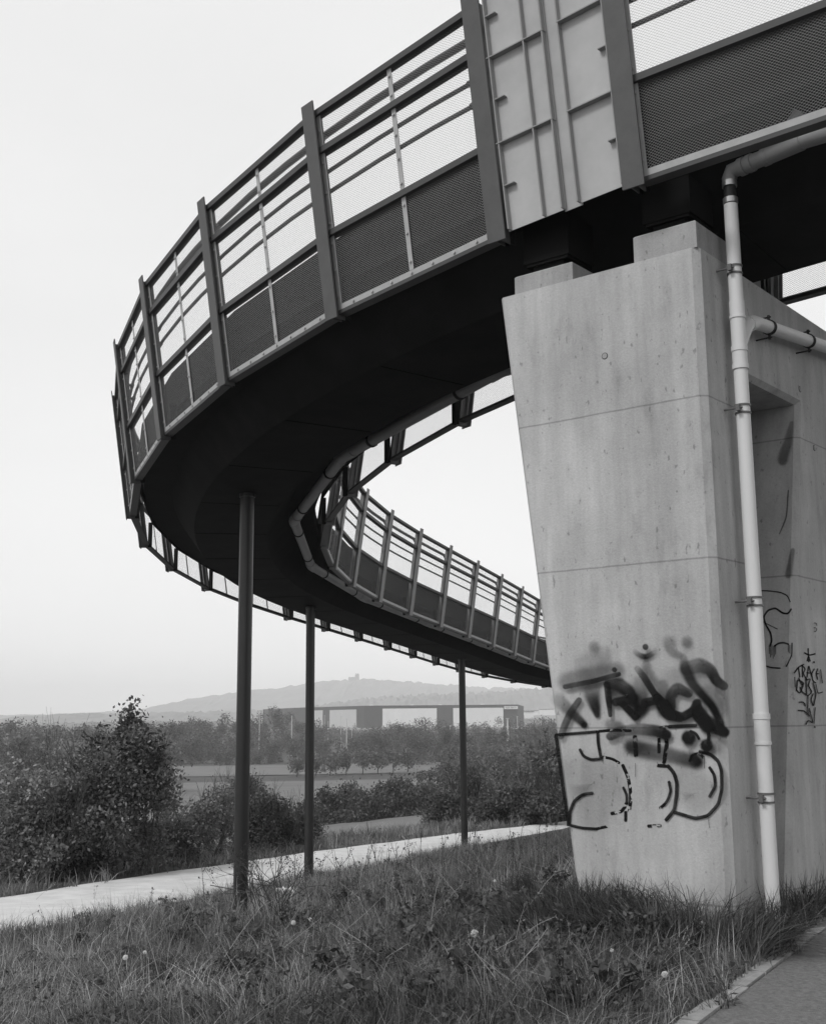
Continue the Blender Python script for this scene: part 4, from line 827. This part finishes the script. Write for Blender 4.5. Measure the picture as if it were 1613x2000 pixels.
def bank(X, Y): a, b = ab(X, Y); bn_, _ = road_b(a); return (b > bn_ - .08 + .16 * np.sin(a * 3) + .1 * np.sin(a * 7.7)) & (path_d(X, Y) < .02 + .09 * np.maximum(0, np.sin(Y * 5.1) + .5 * np.sin(Y * 13))) & ~in_pier(X, Y) & (np.abs(X) < .42 * Y + 1.6)
def beyond(X, Y): a, b = ab(X, Y); _, bf_ = road_b(a); return (b < bf_ + .06 + .16 * np.sin(a * 2.3) + .1 * np.sin(a * 6.1)) & (b > bf_ - 9)
rg = np.random.default_rng(3)
X, Y = scatter(150000, -5.5, 5.5, 4.5, 12.5, rg, bank, .55); p_ = patch(X, Y); grass_obj('grass', X, Y, (.07 + .15 * rg.random(len(X)) ** 1.5) * (.7 + .6 * p_), .0055, 'grass', 'short tangled green grass on the near bank', rg, .75, (.2, 1.7))
X, Y = scatter(90000, -10, 8, 12.5, 38, rg, bank, .5); grass_obj('grass', X, Y, .10 + .22 * rg.random(len(X)) ** 1.5, .011, 'grass', 'rougher grass lower on the bank towards the road', rg, .6, (.5, 1.5), 2)
X, Y = scatter(26000, -5.5, 5.5, 4.8, 12.5, rg, bank, .3); grass_obj('dry_grass', X, Y, .08 + .3 * rg.random(len(X)) ** 2, .0035, 'straw', 'dry straw stalks mixed through the near grass', rg, 1.1, (.5, 1.2))
X, Y = scatter(60000, -9, 7, 12, 36, rg, bank, .9); kp = rg.random(len(X)) < .15 + .85 * patch(X * 1.7, Y * 1.3); X, Y = X[kp], Y[kp]; grass_obj('dry_grass', X, Y, .12 + .5 * rg.random(len(X)) ** 2.2, .006, 'straw', 'dry pale grass on the bank beside the columns', rg, 1.0, (.4, 1.1), 2)
X, Y = scatter(70000, -14, 14, 20, 66, rg, beyond, .5); grass_obj('grass', X, Y, .12 + .3 * rg.random(len(X)) ** 1.5, .022, 'grass', 'grass verge along the far side of the road', rg, .6, (.7, 1.8), 2)
X, Y = scatter(15000, -12, 12, 20, 62, rg, beyond, .6); grass_obj('dry_grass', X, Y, .2 + .4 * rg.random(len(X)), .016, 'straw', 'dry tufts on the far verge of the road', rg, .7, (.5, 1.0), 2)
# long dark grass at the foot of the pier
def foot(X, Y):
    dx, dy = X - A_[0], Y - A_[1]; a = dx * fv[0] + dy * fv[1]; b = dx * gv[0] + dy * gv[1]; return (a > .2) & (a < LP + .45) & (b > -.55) & (b < 2.6) & ~in_pier(X, Y) & (path_d(X, Y) < -.02) & ((b < 0) | (a > LP))
X, Y = scatter(90000, .5, 5., 7.2, 11.5, rg, foot, .85)
grass_obj('long_grass', X, Y, .14 + .34 * rg.random(len(X)) ** 1.3, .009, 'grass', 'long dark grass against the foot of the pier', rg, 1.15, (.12, 1.25))
# broad leafed ground plants as low cover
X, Y = scatter(26000, -5, 5, 4.8, 12.5, rg, bank, .9); Z = T(X, Y) + rg.uniform(.01, .10, len(X)); Vq, Fq = leaf_quads(np.stack([X, Y, Z], 1), .028 * rg.uniform(.5, 1.4, len(X)), rg, 1.6, 1.5)
tag(obj('ground_cover', Vq, Fq, M['grass'], tone=np.repeat(rg.uniform(.3, 1.1, len(X)), 4)), 'small broad leaves low between the grass', kind='stuff')

# dandelion clocks
for px, py, rad, lab in ((573, 1803, .024, 'white dandelion clock, the left one of the pair near the dry shrub'), (605, 1797, .023, 'white dandelion clock, the right one of the pair near the dry shrub'), (927, 1824, .027, 'large white dandelion clock in the middle of the grass'), (1372, 1808, .026, 'white dandelion clock in front of the downpipe, near the path'),
                     (245, 1871, .021, 'small dandelion clock in the lower left grass'), (283, 1861, .017, 'smaller dandelion clock right beside the lower left one'), (1298, 1904, .018, 'low half blown dandelion clock close to the path edging'), (966, 1721, .014, 'tiny pale dandelion clock left of the pier'), (1195, 1857, .012, 'half open dandelion head below the pier')):
    gx, gy = ground_at(px, py + 38); r = ray(px, py); k = gy / r[1]; hx, hz = r[0] * k, r[2] * k; gz = Ts(gx, gy); hz = max(hz, gz + .05)
    t = thing('dandelion', (gx, gy, gz), lab, 'dandelion', 'dandelions in the grass')
    mb = MB(); mb.tube([(gx, gy, gz - .02), (gx + .01, gy, (gz + hz) / 2), (hx, gy, hz)], .0022, 5); mb.build('stalk', M['stem'], t)
    n = 420; d = rg.normal(size=(n, 3)); d /= np.linalg.norm(d, axis=1)[:, None]; mb = MB(); mb.tube([(hx, gy, hz - .004), (hx, gy, hz + .004)], .004, 6)
    Vq, Fq = leaf_quads(np.array([hx, gy, hz]) + d * rad * rg.uniform(.72, 1.0, n)[:, None], rad * .26, rg, 0, 1.2); obj('seed_head', Vq, Fq, M['seed'], t, tone=np.ones(len(Vq)))
# dry stalks and weeds
def weed(gx, gy, h, name, label, seed, mname='twig', n=3, tips=True, r0=.004, lean=(0, 0), buds=True, group='dry weed stalks on the bank', spread=.4):
    rng = np.random.default_rng(seed); gz = Ts(gx, gy); t = thing(name, (gx, gy, gz), label, 'weed', group); mb = MB(); E_ = []
    p = np.array([gx, gy, gz - .02]); d = np.array([lean[0], lean[1], 1.]); d /= np.linalg.norm(d); pts = [p]
    for i in range(7): d = d + rng.normal(size=3) * .05; d /= np.linalg.norm(d); p = p + d * h / 7; pts.append(p.copy())
    mb.tube(pts, list(np.linspace(r0, r0 * .35, 8)), 5, False); E_ += pts[4:]
    for k in range(n):
        q = pts[rng.integers(2, 7)]; dd = d + rng.normal(size=3) * spread; dd /= np.linalg.norm(dd); l = h * rng.uniform(.15, .4); e = q + dd * l; m_ = q + dd * l * .5 + rng.normal(size=3) * .012; mb.tube([q, m_, e], [r0 * .5, r0 * .4, r0 * .25], 4, False); E_ += [m_, e]
    mb.build('stalk', M[mname], t)
    if buds:
        E_ = np.array(E_); C = np.concatenate([E_[rng.integers(0, len(E_), 40)] + rng.normal(size=(40, 3)) * .011, E_[-1:] + rng.normal(size=(14, 3)) * .008])
        Vq, Fq = leaf_quads(C, .011 * rng.uniform(.6, 1.5, len(C)), rng, 0, 1.5); obj('dried_heads', Vq, Fq, M['leaf' if mname == 'twig' else 'straw'], t, tone=np.full(len(Vq), .6))
    return t
WP = [(402, 1800, 1690, 'thin dark beaded stalk against the pale road left of the nearest column'), (575, 1740, 1630, 'straight dark stalk with a pointed tip between the two nearest columns'), (655, 1800, 1670, 'dark stalk leaning left just right of the middle column'), (143, 1840, 1770, 'slender stalk at the left edge before the road'), (205, 1850, 1765, 'curled stalk beside the low dark herb at the left'),
      (190, 1880, 1780, 'branched brown weed in front of the low dark herb'), (755, 1760, 1600, 'tall thin weed in front of the pale road, centre left'), (722, 1755, 1650, 'short budded weed in front of the pale road'), (700, 1750, 1655, 'thin weed right of the leaning dark stalk'), (790, 1745, 1640, 'dark budded stalk in the centre of the bank'), (820, 1740, 1600, 'tall curved stalk left of the farthest column'),
      (925, 1700, 1600, 'upright stalk right of the farthest column'), (935, 1690, 1610, 'second upright stalk right of the farthest column'), (870, 1745, 1640, 'weed just left of the farthest column'), (985, 1700, 1620, 'thin stalk halfway from farthest column to pier'), (1050, 1690, 1600, 'thin curved stalk close to the left edge of the pier'), (845, 1840, 1740, 'brown weed below the farthest column'),
      (660, 1850, 1760, 'budded weed low in the centre grass'), (60, 1880, 1790, 'faint dry stalk near the left edge of the grass'), (285, 1800, 1730, 'fine stalk in front of the left road edge')]
for i, (px, py, ty_, lab) in enumerate(WP):
    gx, gy = ground_at(px, py); r = ray(px, ty_); h = r[2] / r[1] * gy - Ts(gx, gy); weed(gx, gy, h, 'dry_stalk', lab, 300 + i, 'twig' if i % 3 else 'twig', rg.integers(2, 7), r0=.0065, lean=(rg.uniform(-.2, .2), 0))
for i in range(44):
    px = rg.uniform(600, 1080); py = rg.uniform(1725, 1830) - (px - 600) * .09; gx, gy = ground_at(px, py)
    if ab(gx, gy)[1] < .75: continue
    weed(gx, gy, rg.uniform(.35, .95), 'dry_stalk', 'thin dark weed stalk among many standing before the pale road', 900 + i, 'twig', rg.integers(1, 6), r0=.005, lean=(rg.uniform(-.3, .3), 0), group='thin stalks before the pale road')
for i in range(46):                                  # pale bent stalks lying through the grass
    gx, gy = ground_at(rg.uniform(20, 1110), rg.uniform(1700, 1960)); weed(gx, gy, rg.uniform(.3, .75), 'pale_stalk', 'thin pale bent stalk lying through the grass', 400 + i, 'pale_twig', 1, r0=.0038, lean=(rg.uniform(-1.4, 1.4), rg.uniform(-.4, .4)), buds=i % 3 == 0, group='pale stalks through the grass')
# tangled dry shrub in front of the nearest column
gx, gy = ground_at(535, 1800); gz = Ts(gx, gy); sh = thing('dry_shrub', (gx, gy, gz), 'tangled leafless shrub with long crossing twigs between the two nearest columns', 'shrub')
rng = np.random.default_rng(77); mb = MB(); tips = []
for k in range(17): tips += branches(mb, rng, np.array([gx + rng.uniform(-.2, .2), gy + rng.uniform(-.1, .1), gz - .03]), np.array([rng.uniform(-1.1, .7), rng.uniform(-.4, .4), 1.]), rng.uniform(.3, .5), .010, 3, .45, .05, 2)
mb.build('twigs', M['twig'], sh)
mb = MB()
for a, b in (((-.62, 0, .12), (.18, .05, .60)), ((-.85, .1, .44), (.10, 0, .24)), ((-.30, .1, .52), (.08, 0, .42))): mb.tube([np.array([gx, gy, gz]) + a, (np.array(a) + b) / 2 + (gx, gy, gz + .02), np.array([gx, gy, gz]) + b], [.006, .0055, .003], 6)
mb.build('broken_stems', M['twig'], sh)
Tp = np.array(tips); C = Tp[rng.integers(0, len(Tp), 900)] + rng.normal(size=(900, 3)) * .02; C2 = np.array([gx, gy, gz + .12]) + rng.normal(size=(700, 3)) * (.10, .08, .09); C = np.concatenate([C, C2]); Vq, Fq = leaf_quads(C, .014 * rng.uniform(.5, 1.6, len(C)), rng, 0, 1.6); obj('dried_leaves', Vq, Fq, M['leaf'], sh, tone=np.repeat(rng.uniform(.3, .9, len(C)), 4))
# low leafy herbs
for i, (px, py, wd, h, lab) in enumerate(((150, 1852, .30, .16, 'low dark leafy herb in the left grass below the road edge'), (352, 1850, .2, .12, 'small dark herb below the left road edge'), (60, 1890, .3, .1, 'flat dark herb in the lower left corner'), (1215, 1752, .5, .26, 'jagged dark thistle leaves against the front of the pier'),
                                      (1325, 1900, .40, .14, 'dense dark grass clump beside the path edging'), (700, 1900, .8, .12, 'broad dark leafy patch in the centre foreground'), (950, 1880, .9, .12, 'wide dark leafy patch right of the centre foreground'), (1130, 1850, .7, .14, 'dark leafy patch in front of the pier'), (480, 1905, .6, .12, 'leafy patch left of the centre foreground'))):
    gx, gy = ground_at(px, py); tree('herb', gx, gy, wd, h, lab, 'herb', 'low leafy herbs in the grass', 1500 if wd < .5 else 3200, .022, 9, (.3, 1.05), low=.05, bark=False, seed=500 + i, m='leaf')
def tuft(px, py, n, h, sp, lab, seed, tone=(.2, 1.0)):
    rng = np.random.default_rng(seed); gx, gy = ground_at(px, py); X = gx + rng.normal(size=n) * sp; Y = gy + rng.normal(size=n) * sp
    V, F_, k = blades(X, Y, h * (.5 + .6 * rng.random(n)), .008, rng, .85, 4); q = np.concatenate(F_[:-1]); tri = F_[-1][:, :3]
    tag(obj('grass_tuft', V, [tuple(f) for f in q] + [tuple(f) for f in tri], M['grass'], tone=np.repeat(rng.uniform(*tone, n), k), loc=(gx, gy, Ts(gx, gy))), lab, 'grass tuft', 'arching grass tufts')
for i, (px, py, n, h, sp, lab) in enumerate(((1040, 1775, 700, .42, .10, 'large dark tuft just left of the pier base'), (1090, 1800, 500, .34, .09, 'dark tuft at the left lower corner of the pier'), (1170, 1790, 600, .34, .12, 'arching tuft under the left half of the pier front'), (1290, 1775, 700, .46, .13, 'tall arching tuft under the middle of the pier front'),
        (1350, 1765, 600, .40, .12, 'arching tuft near the right corner of the pier front'), (1460, 1745, 500, .36, .09, 'dark tuft hiding the foot of the downpipe'), (1570, 1710, 500, .42, .12, 'tuft of long grass at the far leg of the pier'), (1310, 1925, 500, .22, .07, 'low dark tuft leaning over the path edging'), (1420, 1860, 400, .2, .1, 'short tuft spilling onto the path edging'),
        (620, 1770, 500, .4, .12, 'pale tuft leaning at the foot of the middle column'), (900, 1740, 400, .35, .14, 'rough tuft below the farthest column'), (330, 1900, 400, .22, .12, 'short tuft in the lower left grass'))): tuft(px, py, n, h, sp, lab, 700 + i, (.7, 2.0) if 'pale' in lab or 'rough' in lab else (.15, .9))
def on_bank(gx, gy): a, b = ab(gx, gy); return bool(b > road_b(a)[0] + .25 and path_d(gx, gy) < -.1)
def leafy(px, py, h, lab, seed, lw=.03, tone=(.3, 1.3)):
    rng = np.random.default_rng(seed); gx, gy = ground_at(px, py); gz = Ts(gx, gy); t = thing('leafy_weed', (gx, gy, gz), lab, 'weed', 'leafy weeds in the grass'); mb = MB(); C = []
    for k in range(rng.integers(3, 7)):
        d = np.array([rng.normal(0, .3), rng.normal(0, .3), 1.]); d /= np.linalg.norm(d); p = np.array([gx + rng.normal(0, .03), gy, gz - .02]); pts = [p]
        for i in range(5): d = d + rng.normal(size=3) * .08; d /= np.linalg.norm(d); p = p + d * h * rng.uniform(.15, .22); pts.append(p.copy())
        mb.tube(pts, [.005, .0045, .004, .003, .0025, .002], 4, False)
        for q in pts[1:]: C += [q + rng.normal(size=3) * lw * .8 for _ in range(9)]
    mb.build('stem', M['stem'], t); C = np.array(C); Vq, Fq = leaf_quads(C, lw * rng.uniform(.5, 1.4, len(C)), rng, .8, 2.1); obj('foliage', Vq, Fq, M['leaf'], t, tone=np.repeat(rng.uniform(*tone, len(C)), 4))
rl = np.random.default_rng(91)
for i in range(110):
    px, py = rl.uniform(30, 1300), rl.uniform(1790, 1975) if i % 3 else rl.uniform(1730, 1850)
    if i >= 70: px, py = rl.uniform(560, 1110), rl.uniform(1690, 1800)
    if px > 1150: py = max(py, 1800)
    if not on_bank(*ground_at(px, py)): continue
    leafy(px, py, rl.uniform(.12, .34), 'leafy green weed standing in the rough grass', 800 + i, rl.uniform(.018, .036), (.25, 1.0) if i % 2 else (.6, 1.6))
# piece of litter
gx, gy = ground_at(556, 1752); gz = Ts(gx, gy); V = []; f = []; n = 6
for j in range(n):
    for i in range(n): V.append((gx + (i / 5 - .5) * .32, gy + (j / 5 - .5) * .22, gz + .10 + .05 * math.sin(i * 2.3 + j) + .03 * math.cos(j * 3.1)))
for j in range(n - 1):
    for i in range(n - 1): q = j * n + i; f.append((q, q + 1, q + n + 1, q + n))
o = obj('litter', V, f, M['paper'], loc=(gx, gy, gz)); md = o.modifiers.new('thickness', 'SOLIDIFY'); md.thickness = .004; tag(o, 'crumpled white scrap lying in the grass behind the dry shrub', 'litter')

# ------------------------------------------------------------------ haze
hz = MB(); hz.hexa([(-6000, -450, -16), (6000, -450, -16), (6000, 5600, -16), (-6000, 5600, -16), (-6000, -450, 175), (6000, -450, 175), (6000, 5600, 175), (-6000, 5600, 175)])
m = bpy.data.materials.new('haze_air'); m.use_nodes = True; n = m.node_tree; n.nodes.remove(n.nodes['Principled BSDF']); v = n.nodes.new('ShaderNodeVolumePrincipled'); v.inputs['Color'].default_value = (1, 1, 1, 1); v.inputs['Density'].default_value = .0003; v.inputs['Anisotropy'].default_value = -.35
n.links.new(v.outputs[0], n.nodes['Material Output'].inputs['Volume']); tag(hz.build('haze', m), 'thin haze that pales the hills', kind='stuff')
